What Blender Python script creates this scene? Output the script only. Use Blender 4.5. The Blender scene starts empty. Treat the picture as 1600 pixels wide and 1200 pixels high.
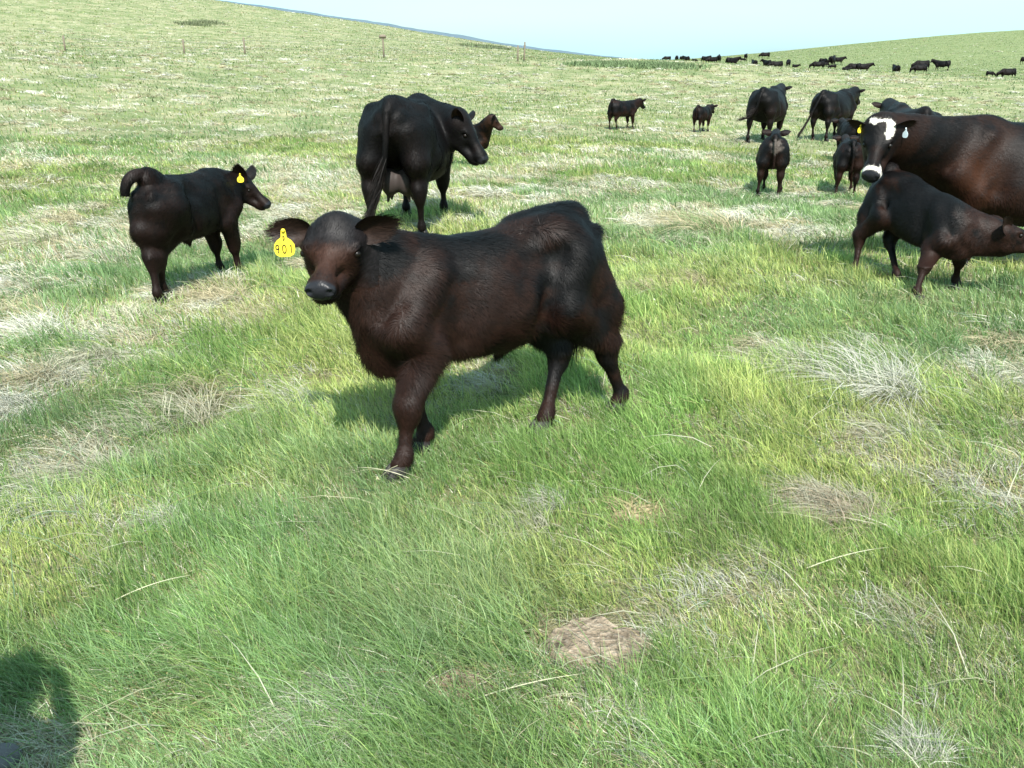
import bpy, math, random
import numpy as np
rng = np.random.default_rng(7)
random.seed(7)
sc = bpy.context.scene
COL = sc.collection
R = math.radians

# ------------------------------------------------------------------ camera, sky, sun, exposure
EYE = 1.55
PITCH = R(19.95)
FPX = 1386.0                                     # focal length in pixels of the 1600 px wide photograph
cam_d = bpy.data.cameras.new('camera'); cam = bpy.data.objects.new('camera', cam_d); COL.objects.link(cam)
cam_d.sensor_width = 36.0; cam_d.lens = 36.0*FPX/1600.0
cam_d.clip_start = 0.05; cam_d.clip_end = 20000
cam.location = (0, 0, EYE); cam.rotation_euler = (math.pi/2-PITCH, 0, 0)
sc.camera = cam

SUN_EL = R(51); SHADOW = np.array([-0.13, 1.0]); SHADOW /= np.linalg.norm(SHADOW)   # direction shadows fall
world = bpy.data.worlds.new('World'); sc.world = world; world.use_nodes = True
nt = world.node_tree; bg = nt.nodes['Background']
sky = nt.nodes.new('ShaderNodeTexSky'); sky.sky_type = 'NISHITA'; sky.sun_disc = False
sky.sun_elevation = SUN_EL; sky.air_density = 1.3; sky.dust_density = 1.6; sky.ozone_density = 0.8
sky.sun_rotation = math.atan2(-SHADOW[0], -SHADOW[1])
# thin high veil of cloud mixed over the clear sky
tc = nt.nodes.new('ShaderNodeTexCoord'); mp = nt.nodes.new('ShaderNodeMapping'); mp.inputs['Scale'].default_value = (1.2, 1.2, 7)
nz = nt.nodes.new('ShaderNodeTexNoise'); nz.inputs['Scale'].default_value = 2.2; nz.inputs['Detail'].default_value = 5
rp = nt.nodes.new('ShaderNodeValToRGB'); rp.color_ramp.elements[0].position = 0.25; rp.color_ramp.elements[1].position = 0.7
rp.color_ramp.elements[0].color = (.35,)*3+(1,); rp.color_ramp.elements[1].color = (.85,)*3+(1,)
mx = nt.nodes.new('ShaderNodeMixRGB'); mx.inputs[2].default_value = (4.3, 7.7, 8.8, 1)
nt.links.new(tc.outputs['Generated'], mp.inputs[0]); nt.links.new(mp.outputs[0], nz.inputs[0])
nt.links.new(nz.outputs[0], rp.inputs[0]); nt.links.new(rp.outputs[0], mx.inputs[0])
nt.links.new(sky.outputs[0], mx.inputs[1]); nt.links.new(mx.outputs[0], bg.inputs[0])
bg.inputs[1].default_value = 0.088
sun_d = bpy.data.lights.new('sun', 'SUN'); sun = bpy.data.objects.new('sun', sun_d); COL.objects.link(sun)
sun_d.energy = 4.9; sun_d.angle = R(0.6); sun_d.color = (1, .965, .90)
sun.rotation_euler = (math.pi/2-SUN_EL, 0, math.atan2(-SHADOW[0], SHADOW[1]))
sc.view_settings.view_transform = 'Standard'; sc.view_settings.look = 'None'
sc.view_settings.exposure = 1.05; sc.view_settings.gamma = 1

# ------------------------------------------------------------------ small numeric tools
def V3(*a): return np.array(a, float)
def unit(v): v = np.asarray(v, float); return v/np.linalg.norm(v)
def ray(px, py):
    cx = (px-800)/FPX; cy = (600-py)/FPX
    return np.array([cx, math.cos(PITCH)+cy*math.sin(PITCH), -math.sin(PITCH)+cy*math.cos(PITCH)])
def at(px, py, y):                               # world point on the sight line at forward distance y
    d = ray(px, py); return V3(0, 0, EYE)+d*(y/d[1])
_h = rng.random((256, 256))
def vnoise(x, y, seed=0):
    x = x+seed*17.3; y = y+seed*31.7
    xi = np.floor(x).astype(int); yi = np.floor(y).astype(int); fx = x-xi; fy = y-yi
    fx = fx*fx*(3-2*fx); fy = fy*fy*(3-2*fy)
    a = _h[xi & 255, yi & 255]; b = _h[(xi+1) & 255, yi & 255]; c = _h[xi & 255, (yi+1) & 255]; d = _h[(xi+1) & 255, (yi+1) & 255]
    return (a*(1-fx)+b*fx)*(1-fy)+(c*(1-fx)+d*fx)*fy
def fbm(x, y, seed=0, oct=4):
    s = 0; a = .5; t = 0
    for i in range(oct):
        s = s+a*vnoise(x*2**i, y*2**i, seed+i*3); t += a; a *= .5
    return s/t
def noise3(P, s, seed=0):
    return (vnoise(P[:, 0]*s+P[:, 2]*s*.7, P[:, 1]*s+5.2*0+P[:, 2]*s*.3, seed)+vnoise(P[:, 2]*s, P[:, 0]*s*.6+P[:, 1]*s, seed+5))/2
def sstep(a, b, x):
    t = np.clip((x-a)/(b-a), 0, 1); return t*t*(3-2*t)
def hermite(xs, ys, q):
    xs = np.asarray(xs, float); ys = np.asarray(ys, float)
    m = np.gradient(ys, xs, axis=0) if len(xs) > 2 else np.zeros_like(ys)
    q = np.clip(q, xs[0], xs[-1]); i = np.clip(np.searchsorted(xs, q, side='right')-1, 0, len(xs)-2)
    h = xs[i+1]-xs[i]; t = (q-xs[i])/h
    if ys.ndim > 1: h = h[:, None]; t = t[:, None]
    return (2*t**3-3*t**2+1)*ys[i]+(t**3-2*t**2+t)*h*m[i]+(-2*t**3+3*t**2)*ys[i+1]+(t**3-t**2)*h*m[i+1]

# ------------------------------------------------------------------ terrain
colpx = np.array([-900, 0, 350, 600, 800, 900, 1040, 1180, 1300, 1450, 1600, 2300.])
colaz = np.arctan((colpx-800)/FPX/math.cos(PITCH)*1.0)*1.0
# azimuth of a column near the horizon line
colaz = np.array([math.atan2(ray(p, 97)[0], ray(p, 97)[1]) for p in colpx])
zrow = lambda *a: ('z', a)
prow = lambda *a: ('p', a)
TR = [(0, zrow(*[0]*12)), (9, zrow(.02, .01, 0, 0, 0, 0, 0, -.02, -.04, -.06, -.07, -.08)),
      (14, zrow(.1, .05, 0, 0, 0, -.01, -.05, -.13, -.2, -.27, -.3, -.3)),
      (20, zrow(.3, .2, .05, 0, 0, -.03, -.1, -.22, -.3, -.38, -.42, -.4)),
      (30, zrow(1.1, .75, .35, .15, .03, -.02, -.08, -.2, -.28, -.36, -.4, -.4)),
      (45, zrow(2.6, 1.9, 1.2, .8, .42, .3, .25, .1, -.05, -.25, -.4, -.5)),
      (62, prow(45, 75, 83, 90, 95.5, 98, 98, 105, 112, 118, 124, 126)),
      (85, prow(15, 50, 64, 75, 87, 94, 99, 112, 120, 127, 134, 137)),
      (120, prow(-60, -8, 26, 54, 78, 89, 99, 107.5, 112, 114, 117, 118)),
      (160, prow(-90, -40, 1, 40, 73.5, 86, 97.5, 98, 99, 100, 102, 100)),
      (230, prow(-50, 0, 30, 62, 86, 94, 96.5, 88.5, 80, 72, 66, 60)),
      (320, prow(0, 30, 60, 80, 95, 97, 95.5, 84.5, 72.5, 57, 45.5, 22)),
      (430, prow(40, 60, 90, 100, 104, 105, 103, 100, 95, 85, 70, 50)),
      (900, zrow(*[-22]*12)), (9000, zrow(*[-60]*12))]
TRr = np.array([t[0] for t in TR], float); TZ = np.zeros((len(TR), len(colpx)))
for i, (r, (k, v)) in enumerate(TR):
    for j, a in enumerate(v):
        if k == 'z': TZ[i, j] = a
        else:
            # elevation of picture row a in this column
            d = ray(colpx[j] if abs(colpx[j]) < 1e5 else 0, a); TZ[i, j] = EYE+r*d[2]/math.hypot(d[0], d[1])
# dense table: radius (log spaced) x azimuth, closed behind the camera
rd = np.concatenate([np.linspace(0, 12, 40)[:-1], np.geomspace(12, 9000, 260)])
azd = np.linspace(-math.pi, math.pi, 721)
T1 = hermite(TRr, TZ, rd)                                # radius smooth
colA = np.concatenate([[-math.pi], colaz, [math.pi]])
back = (T1[:, :1]+T1[:, -1:])/2
T2 = np.concatenate([back, T1, back], 1)
TD = np.array([np.interp(azd, colA, row) for row in T2])
ker = np.hanning(15); ker /= ker.sum()
for i in range(len(TD)):
    TD[i] = np.convolve(np.concatenate([TD[i][-8:-1], TD[i], TD[i][1:8]]), ker, 'valid')
def ground(x, y, bumps=True):
    x = np.asarray(x, float); y = np.asarray(y, float)
    r = np.hypot(x, y); a = np.arctan2(x, y)
    ri = np.interp(r, rd, np.arange(len(rd))); ai = (a+math.pi)/(2*math.pi)*720
    r0 = np.clip(ri.astype(int), 0, len(rd)-2); a0 = np.clip(ai.astype(int), 0, 719); fr = ri-r0; fa = ai-a0
    z = (TD[r0, a0]*(1-fa)+TD[r0, a0+1]*fa)*(1-fr)+(TD[r0+1, a0]*(1-fa)+TD[r0+1, a0+1]*fa)*fr
    if bumps:
        z = z+(fbm(x*1.6, y*1.6, 3, 3)-.5)*.07*np.clip(r/3, .3, 1)+(fbm(x*.12, y*.12, 9, 3)-.5)*np.clip((r-12)*.008, 0, .28)
    return z
def hit(px, py):                                 # where the sight line meets the ground
    d = ray(px, py); t = np.concatenate([np.linspace(.5, 30, 3000), np.geomspace(30, 500, 3000)])
    P = V3(0, 0, EYE)+t[:, None]*d
    k = np.argmax(P[:, 2] < ground(P[:, 0], P[:, 1]))
    return P[k]

# ------------------------------------------------------------------ mesh helpers and tags
def mk(name, V, Q=None, T=None, mat=None, parent=None, col=None, wet=None, smooth=True, dark=None):
    me = bpy.data.meshes.new(name); V = np.asarray(V, np.float32)
    Q = np.zeros((0, 4), np.int32) if Q is None else np.asarray(Q, np.int32); T = np.zeros((0, 3), np.int32) if T is None else np.asarray(T, np.int32)
    me.vertices.add(len(V)); me.vertices.foreach_set('co', V.ravel())
    nl = Q.size+T.size; me.loops.add(nl); me.loops.foreach_set('vertex_index', np.concatenate([Q.ravel(), T.ravel()]).astype(np.int32))
    me.polygons.add(len(Q)+len(T))
    ls = np.concatenate([np.arange(len(Q))*4, Q.size+np.arange(len(T))*3]).astype(np.int32)
    me.polygons.foreach_set('loop_start', ls)
    me.polygons.foreach_set('loop_total', np.concatenate([np.full(len(Q), 4), np.full(len(T), 3)]).astype(np.int32))
    me.polygons.foreach_set('use_smooth', np.full(len(Q)+len(T), smooth))
    me.update(calc_edges=True)
    if col is not None:
        a = me.attributes.new('Col', 'FLOAT_COLOR', 'POINT'); c = np.ones((len(V), 4), np.float32); c[:, :3] = col; a.data.foreach_set('color', c.ravel())
    if wet is not None:
        a = me.attributes.new('wet', 'FLOAT', 'POINT'); a.data.foreach_set('value', np.asarray(wet, np.float32))
    if mat: me.materials.append(mat)
    o = bpy.data.objects.new(name, me); COL.objects.link(o)
    if parent: o.parent = parent
    return o
def tag(o, label=None, cat=None, group=None, kind=None):
    for k, v in (('label', label), ('category', cat), ('group', group), ('kind', kind)):
        if v: o[k] = v
    return o
def empty(name, loc, rz=0):
    o = bpy.data.objects.new(name, None); COL.objects.link(o); o.location = loc; o.rotation_euler = (0, 0, rz); o.empty_display_size = .2; return o
def material(name, rough=.6, spec=.4, color=None, attr=True, transl=0, sheen=0, noise=None, bump=0, bscale=60):
    m = bpy.data.materials.new(name); m.use_nodes = True; n = m.node_tree.nodes; l = m.node_tree.links
    b = n['Principled BSDF']; b.inputs['Roughness'].default_value = rough; b.inputs['Specular IOR Level'].default_value = spec
    if sheen: b.inputs['Sheen Weight'].default_value = sheen; b.inputs['Sheen Roughness'].default_value = .45
    src = None
    if attr:
        a = n.new('ShaderNodeAttribute'); a.attribute_name = 'Col'; src = a.outputs['Color']
    elif noise:
        tcn = n.new('ShaderNodeTexCoord'); nn = n.new('ShaderNodeTexNoise'); nn.inputs['Scale'].default_value = noise[1]; nn.inputs['Detail'].default_value = 6
        mi = n.new('ShaderNodeMixRGB'); mi.inputs[1].default_value = (*color, 1); mi.inputs[2].default_value = (*noise[0], 1)
        l.new(tcn.outputs['Object'], nn.inputs[0]); l.new(nn.outputs[0], mi.inputs[0]); src = mi.outputs[0]
    else: b.inputs['Base Color'].default_value = (*color, 1)
    if src: l.new(src, b.inputs['Base Color'])
    if bump:
        tcn = n.new('ShaderNodeTexCoord'); nn = n.new('ShaderNodeTexNoise'); nn.inputs['Scale'].default_value = bscale; nn.inputs['Detail'].default_value = 6
        bp = n.new('ShaderNodeBump'); bp.inputs['Strength'].default_value = bump; bp.inputs['Distance'].default_value = .02
        l.new(tcn.outputs['Object'], nn.inputs[0]); l.new(nn.outputs[0], bp.inputs['Height']); l.new(bp.outputs[0], b.inputs['Normal'])
    if transl:
        t = n.new('ShaderNodeBsdfTranslucent'); ms = n.new('ShaderNodeMixShader'); ms.inputs[0].default_value = transl
        if src: l.new(src, t.inputs[0])
        l.new(b.outputs[0], ms.inputs[1]); l.new(t.outputs[0], ms.inputs[2]); l.new(ms.outputs[0], n['Material Output'].inputs[0])
    return m
def hide_mat():
    m = material('short_coat', .65, .13); n = m.node_tree.nodes; l = m.node_tree.links; b = n['Principled BSDF']
    w = n.new('ShaderNodeAttribute'); w.attribute_name = 'wet'
    mr = n.new('ShaderNodeMapRange'); mr.inputs[3].default_value = .58; mr.inputs[4].default_value = .33
    l.new(w.outputs['Fac'], mr.inputs[0]); l.new(mr.outputs[0], b.inputs['Roughness'])
    tcn = n.new('ShaderNodeTexCoord'); nn = n.new('ShaderNodeTexNoise'); nn.inputs['Scale'].default_value = 45; nn.inputs['Detail'].default_value = 5
    bp = n.new('ShaderNodeBump'); bp.inputs['Strength'].default_value = .35; bp.inputs['Distance'].default_value = .012
    l.new(tcn.outputs['Object'], nn.inputs[0]); l.new(nn.outputs[0], bp.inputs['Height']); l.new(bp.outputs[0], b.inputs['Normal'])
    return m
M = dict(hide=hide_mat(), hair=material('coat_hair', .54, .20, sheen=0),
         eye=material('eye', .35, .25, (.006, .004, .003), attr=False),
         hoof=material('hoof', .55, .25, (.012, .011, .010), attr=False, noise=((.03, .026, .024), 30)),
         grass=material('grass_blade', .5, .35, transl=.45), straw=material('straw', .65, .3, transl=.25),
         tag=material('tag_plastic', .45, .35, (.74, .60, .02), attr=False, noise=((.62, .50, .06), 40)),
         tagw=material('tag_white', .4, .4, (.75, .85, .9), attr=False),
         ink=material('tag_ink', .6, .3, (.012, .01, .01), attr=False),
         post=material('post_wood', .85, .2, (.20, .17, .13), attr=False, noise=((.15, .12, .09), 9)),
         wire=material('fence_wire', .5, .5, (.18, .17, .16), attr=False),
         dung=material('dung', .95, .1, attr=True, bump=1.0, bscale=90),
         stone=material('stone', .9, .2, (.15, .14, .15), attr=False, noise=((.07, .065, .065), 14), bump=.8, bscale=25),
         udder=material('udder_skin', .6, .2, (.045, .036, .033), attr=False, noise=((.028, .02, .018), 8)),
         cloth=material('cloth', .9, .1, (.05, .08, .14), attr=False, noise=((.035, .06, .11), 20)),
         denim=material('denim', .9, .1, (.03, .05, .1), attr=False, noise=((.05, .07, .13), 40)),
         skin=material('skin', .5, .3, (.45, .26, .18), attr=False, noise=((.4, .21, .15), 12)))

# ------------------------------------------------------------------ implicit surfaces -> mesh
class SDF:
    def __init__(s, lo, hi, h):
        s.h = h; s.lo = np.array(lo, float); s.n = np.ceil((np.array(hi)-s.lo)/h).astype(int)+1
        s.F = np.full(s.n, 9.0, np.float32)
        s.ax = [s.lo[i]+np.arange(s.n[i])*h for i in range(3)]
    def region(s, lo, hi):
        a = np.clip(((np.array(lo)-s.lo)/s.h).astype(int), 0, s.n); b = np.clip(((np.array(hi)-s.lo)/s.h).astype(int)+2, 0, s.n)
        sl = tuple(slice(a[i], b[i]) for i in range(3))
        X = s.ax[0][sl[0]][:, None, None]; Y = s.ax[1][sl[1]][None, :, None]; Z = s.ax[2][sl[2]][None, None, :]
        return sl, X, Y, Z
    def blend(s, sl, d, k, sub=False):
        a = s.F[sl]
        if a.size == 0: return
        d = d.astype(np.float32)
        if sub:
            d = -d; hh = np.maximum(k-np.abs(a-d), 0)/k; s.F[sl] = np.maximum(a, d)+hh*hh*k/4
        else:
            hh = np.maximum(k-np.abs(a-d), 0)/k; s.F[sl] = np.minimum(a, d)-hh*hh*k/4
    def cone(s, p0, p1, r0, r1, k=.03, sq=1.0, sub=False):
        p0 = np.asarray(p0, float); p1 = np.asarray(p1, float); m = max(r0, r1)*max(1, sq)+k+s.h*2
        sl, X, Y, Z = s.region(np.minimum(p0, p1)-m, np.maximum(p0, p1)+m)
        v = p1-p0; vv = max(v@v, 1e-9)
        t = np.clip(((X-p0[0])*v[0]+(Y-p0[1])*v[1]+(Z-p0[2])*v[2])/vv, 0, 1)
        d = np.sqrt((X-p0[0]-t*v[0])**2+((Y-p0[1]-t*v[1])/sq)**2+(Z-p0[2]-t*v[2])**2)-(r0+(r1-r0)*t)
        s.blend(sl, d*min(sq, 1), k, sub)
    def ell(s, c, rad, k=.03, M3=None, sub=False):
        c = np.asarray(c, float); rad = np.asarray(rad, float); M3 = np.eye(3) if M3 is None else M3   # rows = axes
        m = rad.max()*1.5+k*1.8+s.h*2; sl, X, Y, Z = s.region(c-m, c+m); X = X-c[0]; Y = Y-c[1]; Z = Z-c[2]
        q = [(X*M3[i, 0]+Y*M3[i, 1]+Z*M3[i, 2])/rad[i] for i in range(3)]
        r = np.sqrt(q[0]**2+q[1]**2+q[2]**2); g = np.sqrt((q[0]/rad[0])**2+(q[1]/rad[1])**2+(q[2]/rad[2])**2)+1e-6
        s.blend(sl, r*(r-1)/g, k, sub)
    def mesh(s):
        F = s.F; n = F.shape; ins = F < 0
        c = np.zeros(tuple(i-1 for i in n), np.int8)
        for dx in (0, 1):
            for dy in (0, 1):
                for dz in (0, 1): c += ins[dx:n[0]-1+dx, dy:n[1]-1+dy, dz:n[2]-1+dz]
        I = np.argwhere((c > 0) & (c < 8)); idx = np.full(c.shape, -1, np.int64); idx[tuple(I.T)] = np.arange(len(I))
        acc = np.zeros((len(I), 3)); cnt = np.zeros(len(I))
        cor = [(a, b, d) for a in (0, 1) for b in (0, 1) for d in (0, 1)]
        for a in cor:
            for ax in range(3):
                if a[ax]: continue
                b = list(a); b[ax] = 1
                fa = F[I[:, 0]+a[0], I[:, 1]+a[1], I[:, 2]+a[2]]; fb = F[I[:, 0]+b[0], I[:, 1]+b[1], I[:, 2]+b[2]]
                m = (fa < 0) != (fb < 0); t = np.where(m, fa/(fa-fb+1e-12), 0)
                p = np.array(a, float)[None].repeat(len(I), 0); p[:, ax] += t
                acc += p*m[:, None]; cnt += m
        V = s.lo+(I+acc/cnt[:, None])*s.h
        Q = []
        for ax in range(3):
            o = [(1, 2), (2, 0), (0, 1)][ax]
            a = np.take(ins, range(n[ax]-1), ax); b = np.take(ins, range(1, n[ax]), ax); E = np.argwhere(a != b)
            ok = (E[:, o[0]] > 0) & (E[:, o[1]] > 0) & (E[:, o[0]] < n[o[0]]-1) & (E[:, o[1]] < n[o[1]]-1); E = E[ok]
            flip = ins[tuple(E.T)]
            q = []
            for (u, v) in ((0, 0), (-1, 0), (-1, -1), (0, -1)):
                e = E.copy(); e[:, o[0]] += u; e[:, o[1]] += v; q.append(idx[tuple(e.T)])
            q = np.array(q).T; q[~flip] = q[~flip][:, ::-1]; Q.append(q)
        Q = np.concatenate(Q); Q = Q[(Q >= 0).all(1)]
        return V, Q
def relax(V, Q, it=2, f=.5):
    E = np.concatenate([Q[:, [0, 1]], Q[:, [1, 2]], Q[:, [2, 3]], Q[:, [3, 0]]])
    for _ in range(it):
        s = np.zeros_like(V); c = np.zeros(len(V))
        for k in range(3): s[:, k] = np.bincount(E[:, 0], V[E[:, 1], k], len(V))+np.bincount(E[:, 1], V[E[:, 0], k], len(V))
        c = np.bincount(E[:, 0], minlength=len(V))+np.bincount(E[:, 1], minlength=len(V))
        V = V*(1-f)+f*s/np.maximum(c, 1)[:, None]
    return V
def normals(V, Q):
    fn = np.cross(V[Q[:, 2]]-V[Q[:, 0]], V[Q[:, 3]]-V[Q[:, 1]]); N = np.zeros_like(V)
    for j in range(4):
        for k in range(3): N[:, k] += np.bincount(Q[:, j], fn[:, k], len(V))
    return N/(np.linalg.norm(N, axis=1)[:, None]+1e-12)
def tube(pts, rad, n=10, sq=1.0):
    pts = np.asarray(pts, float); m = len(pts); T = np.gradient(pts, axis=0); T /= np.linalg.norm(T, axis=1)[:, None]+1e-9
    up = np.array([0, 1.0, 0]) if abs(T[0, 1]) < .9 else np.array([0, 0, 1.])
    V = []
    for i in range(m):
        a = unit(np.cross(T[i], up)); b = np.cross(a, T[i])
        for j in range(n):
            w = 2*math.pi*j/n; V.append(pts[i]+rad[i]*(math.cos(w)*a+sq*math.sin(w)*b))
    Q = [(i*n+j, i*n+(j+1) % n, (i+1)*n+(j+1) % n, (i+1)*n+j) for i in range(m-1) for j in range(n)]
    V += [pts[0], pts[-1]]; c0 = m*n; c1 = c0+1
    for j in range(n): Q.append((c0, (j+1) % n, j, j) if False else (c0, (j+1) % n, j, c0)); Q.append((c1, (m-1)*n+j, (m-1)*n+(j+1) % n, c1))
    Qa = np.array([q for q in Q if len(set(q)) == 4]); Ta = np.array([q[:3] for q in Q if len(set(q)) < 4])
    return np.array(V), Qa, Ta
def spline(pts, n):
    pts = np.asarray(pts, float); return hermite(np.arange(len(pts)), pts, np.linspace(0, len(pts)-1, n))
def ball(c, r, nu=14, nv=10):
    V = [[c[0], c[1], c[2]+r]]; Q = []; T = []
    for i in range(1, nv):
        for j in range(nu):
            a = math.pi*i/nv; b = 2*math.pi*j/nu; V.append([c[0]+r*math.sin(a)*math.cos(b), c[1]+r*math.sin(a)*math.sin(b), c[2]+r*math.cos(a)])
    V.append([c[0], c[1], c[2]-r]); e = len(V)-1
    for j in range(nu):
        T.append((0, 1+j, 1+(j+1) % nu)); T.append((e, e-nu+(j+1) % nu, e-nu+j))
    for i in range(nv-2):
        for j in range(nu): Q.append((1+i*nu+j, 1+(i+1)*nu+j, 1+(i+1)*nu+(j+1) % nu, 1+i*nu+(j+1) % nu))
    return np.array(V), np.array(Q), np.array(T)
def strands(P, D, N, L, W, col, bend=.0, seg=2, G=None):
    """flat tapering strands: root P, direction D, width axis N x D, length L, width W"""
    n = len(P); S = np.cross(N, D); S /= np.linalg.norm(S, axis=1)[:, None]+1e-9
    rows = []; cols = []
    for i in range(seg+1):
        t = i/seg; w = W*(1-t**1.6)*.5 if i < seg else W*0
        c = P+D*(L*t)[:, None]
        if G is not None: c = c+G*(L*t*t)[:, None]
        if i < seg: rows += [c-S*w[:, None], c+S*w[:, None]]
        else: rows += [c]
    k = 2*seg+1; V = np.stack(rows, 1).reshape(-1, 3)
    b = (np.arange(n)*k)[:, None]
    Q = np.concatenate([b+np.array([[2*i, 2*i+1, 2*i+3, 2*i+2]]) for i in range(seg-1)]) if seg > 1 else None
    T = b+np.array([[2*seg-2, 2*seg-1, 2*seg]])
    return V, Q, T, np.repeat(col, k, 0)

# ------------------------------------------------------------------ cattle
CALF = dict(tab=[(.62, .80, .66, .05), (.57, .86, .57, .10), (.50, .915, .505, .14), (.38, .95, .46, .165), (.24, .962, .44, .185), (.08, .96, .43, .215), (-.1, .965, .435, .225),
                 (-.28, .982, .475, .21), (-.44, .995, .55, .185), (-.515, .975, .62, .16), (-.585, .93, .68, .12), (-.63, .86, .74, .05)],
            headL=.385, neck=(.148, .10), leg=1.0, n=2.4)
COW = dict(tab=[(.68, .82, .60, .06), (.62, .90, .50, .13), (.53, .955, .44, .18), (.38, .985, .39, .215), (.2, .97, .37, .255), (0, .96, .355, .285), (-.18, .965, .37, .285),
                (-.38, .985, .43, .25), (-.54, 1.0, .54, .215), (-.64, .985, .62, .17), (-.71, .94, .70, .11), (-.75, .89, .76, .05)],
           headL=.385, neck=(.185, .115), leg=1.15, n=2.5)
herd_tag = 'herd on the far hillside'
def frame_of(f, up):
    f = unit(f); l = unit(np.cross(up, f)); u = np.cross(f, l); return f, l, u
def build_cattle(name, origin, heading, H, kind='calf', poll=None, face=None, faceup=(0, 0, 1), feet=None, tail=None, h=.012, pig=None,
                 fur=0, furL=1.0, furW=.0018, ears=((-.15, 1, .1), (-.15, -1, .1)), earopen=((1, 0, 0), (1, 0, 0)), udder=False, hip=0.0, switch=0, dip=0.0, hooves=True, seed=1,
                 world=True, wide=1.0, sheath=False, earL=None, hw=1.1, headL=None, legT=1.0, tailR=(.045, .03, .02, .014), cw=1.0, fdrop=0.0, rl=1.0, bdrop=0.0):
    B = CALF if kind == 'calf' else COW; rg = np.random.default_rng(seed)
    hd = math.atan2(heading[1], heading[0])
    gz = float(ground(origin[0], origin[1])) if world else 0
    root = empty(name, (origin[0], origin[1], gz), hd)
    ch, sh = math.cos(hd), math.sin(hd)
    def loc(p):                                   # world -> body frame (metres)
        q = np.asarray(p, float)-np.array([origin[0], origin[1], gz]); return np.array([ch*q[0]+sh*q[1], -sh*q[0]+ch*q[1], q[2]])
    def locv(v): v = np.asarray(v, float); return np.array([ch*v[0]+sh*v[1], -sh*v[0]+ch*v[1], v[2]])
    lg = B['leg']; xf = .40 if kind == 'calf' else .46; xh = (-.48 if kind == 'calf' else -.58)*rl
    yf = .105*wide if kind == 'calf' else .15; yh = .12*wide if kind == 'calf' else .17
    F0 = dict(LF=(xf, yf), RF=(xf, -yf), LH=(xh, yh), RH=(xh, -yh)); foot = {}
    for k, (x, y) in F0.items():
        p = np.array([x*H, y*H, 0.])
        if feet and k in feet:
            v = feet[k]; w = v[1] if v[0] == 'px' else None
            if v[0] == 'px': p = loc(hit(v[1], v[2]))
            else: p = np.array([(x+v[1])*H, (y+v[2])*H, 0.])
        wx = origin[0]+ch*p[0]-sh*p[1]; wy = origin[1]+sh*p[0]+ch*p[1]
        p[2] = (float(ground(wx, wy))-gz if world else 0)+(v[3]*H if (feet and k in feet and v[0] == 'off' and len(v) > 3) else 0)
        foot[k] = p
    poll = loc(poll) if poll is not None and world else np.asarray(poll if poll is not None else (.95 if kind == 'calf' else 1.04, 0, 1.0))*(1 if poll is not None else H)
    poll = poll+np.array([0, 0, fdrop*H])
    f, l, u = frame_of(locv(face) if (world and face is not None) else (face if face is not None else (.75, 0, -.65)), faceup)
    if faceup != (0, 0, 1) and world: f, l, u = frame_of(locv(face), locv(faceup))
    L = (headL or B['headL'])*H
    HM = np.array([f, l, u])
    hp = lambda x, y, z: poll+L*(x*f+y*hw*l+z*u)
    tab = np.array(B['tab'])
    rear = sstep(-.05, -.5, tab[:, 0]); tab[:, 1] += rear*hip; tab[:, 2] += rear*hip*.6
    tab[:, 1] -= dip*np.exp(-((tab[:, 0]-.05)/.2)**2)
    tab[:, 3] *= wide; tab[:, 0] = np.where(tab[:, 0] < 0, tab[:, 0]*rl, tab[:, 0]); tab[:, 2] -= bdrop*np.exp(-((tab[:, 0]+.02)/.3)**2)
    tail_pts = None
    if tail is not None: tail_pts = spline([np.asarray(p, float)*H for p in tail], 26)
    pts = [hp(1, 0, 0), hp(0, 0, 0), hp(.5, 0, -.6)]+list(foot.values())
    lo = np.minimum(np.min(pts, 0), np.array([-.85*H, -.36*H, 0]))-np.array([.12, .12, .02]); hi = np.maximum(np.max(pts, 0), np.array([.78*H, .36*H, 1.12*H]))+np.array([.14, .14, .14])
    lo[2] = min(p[2] for p in foot.values())+.02
    S = SDF(lo, hi, h)
    # torso from its top, bottom and width profiles
    xs = np.linspace(tab[-1, 0], tab[0, 0], 90); tt = hermite(tab[::-1, 0], tab[::-1, 1:], xs)*H; xs = xs*H
    sl, X, Y, Z = S.region((xs[0]-.02, -.4*H, .25*H), (xs[-1]+.02, .4*H, 1.2*H))
    xx = X[:, 0, 0]; top = np.interp(xx, xs, tt[:, 0])[:, None, None]; bot = np.interp(xx, xs, tt[:, 1])[:, None, None]; wd = np.interp(xx, xs, tt[:, 2])[:, None, None]
    tp_ = .17 if kind == 'calf' else .27; zc = (top+bot)/2; hz = (top-bot)/2; uu = (Z-zc)/hz; vv = Y/(wd*(1-tp_*np.clip(uu, -1, 1)-.05*uu*uu)); n = B['n']
    r = (np.abs(uu)**n+np.abs(vv)**n)**(1/n); d = (r-1)*np.minimum(hz, wd)*.9; d = np.maximum(d, np.maximum(xs[0]-X, X-xs[-1]))
    S.blend(sl, d, .02*H)
    lt = legT*(1.12 if kind == 'calf' else 1.05)
    lc = lt*.84
    k = .07*H; P = lambda x, y, z: np.array([x, y, z])*H
    for s_, a, b in ((1, 'LF', 'LH'), (-1, 'RF', 'RH')):
        fo = foot[a]; d0 = fo-np.array([xf*H, s_*yf*H, 0])
        # foreleg: blade, shoulder point, elbow, knee, fetlock
        yb = .125*wide if kind == 'calf' else .165
        blade = P(xf-.07, s_*yb*.78, .83 if kind == 'calf' else .87); pt = P(xf+.09, s_*yb, .64); el = P(xf-.045, s_*yb*1.02, .52)+d0*.12
        kn = P(xf+.0, s_*yf, .285)+np.array([d0[0]*.62, d0[1]*.7, d0[2]*.6]); fe = fo+P(-.012, 0, .085)
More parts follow.
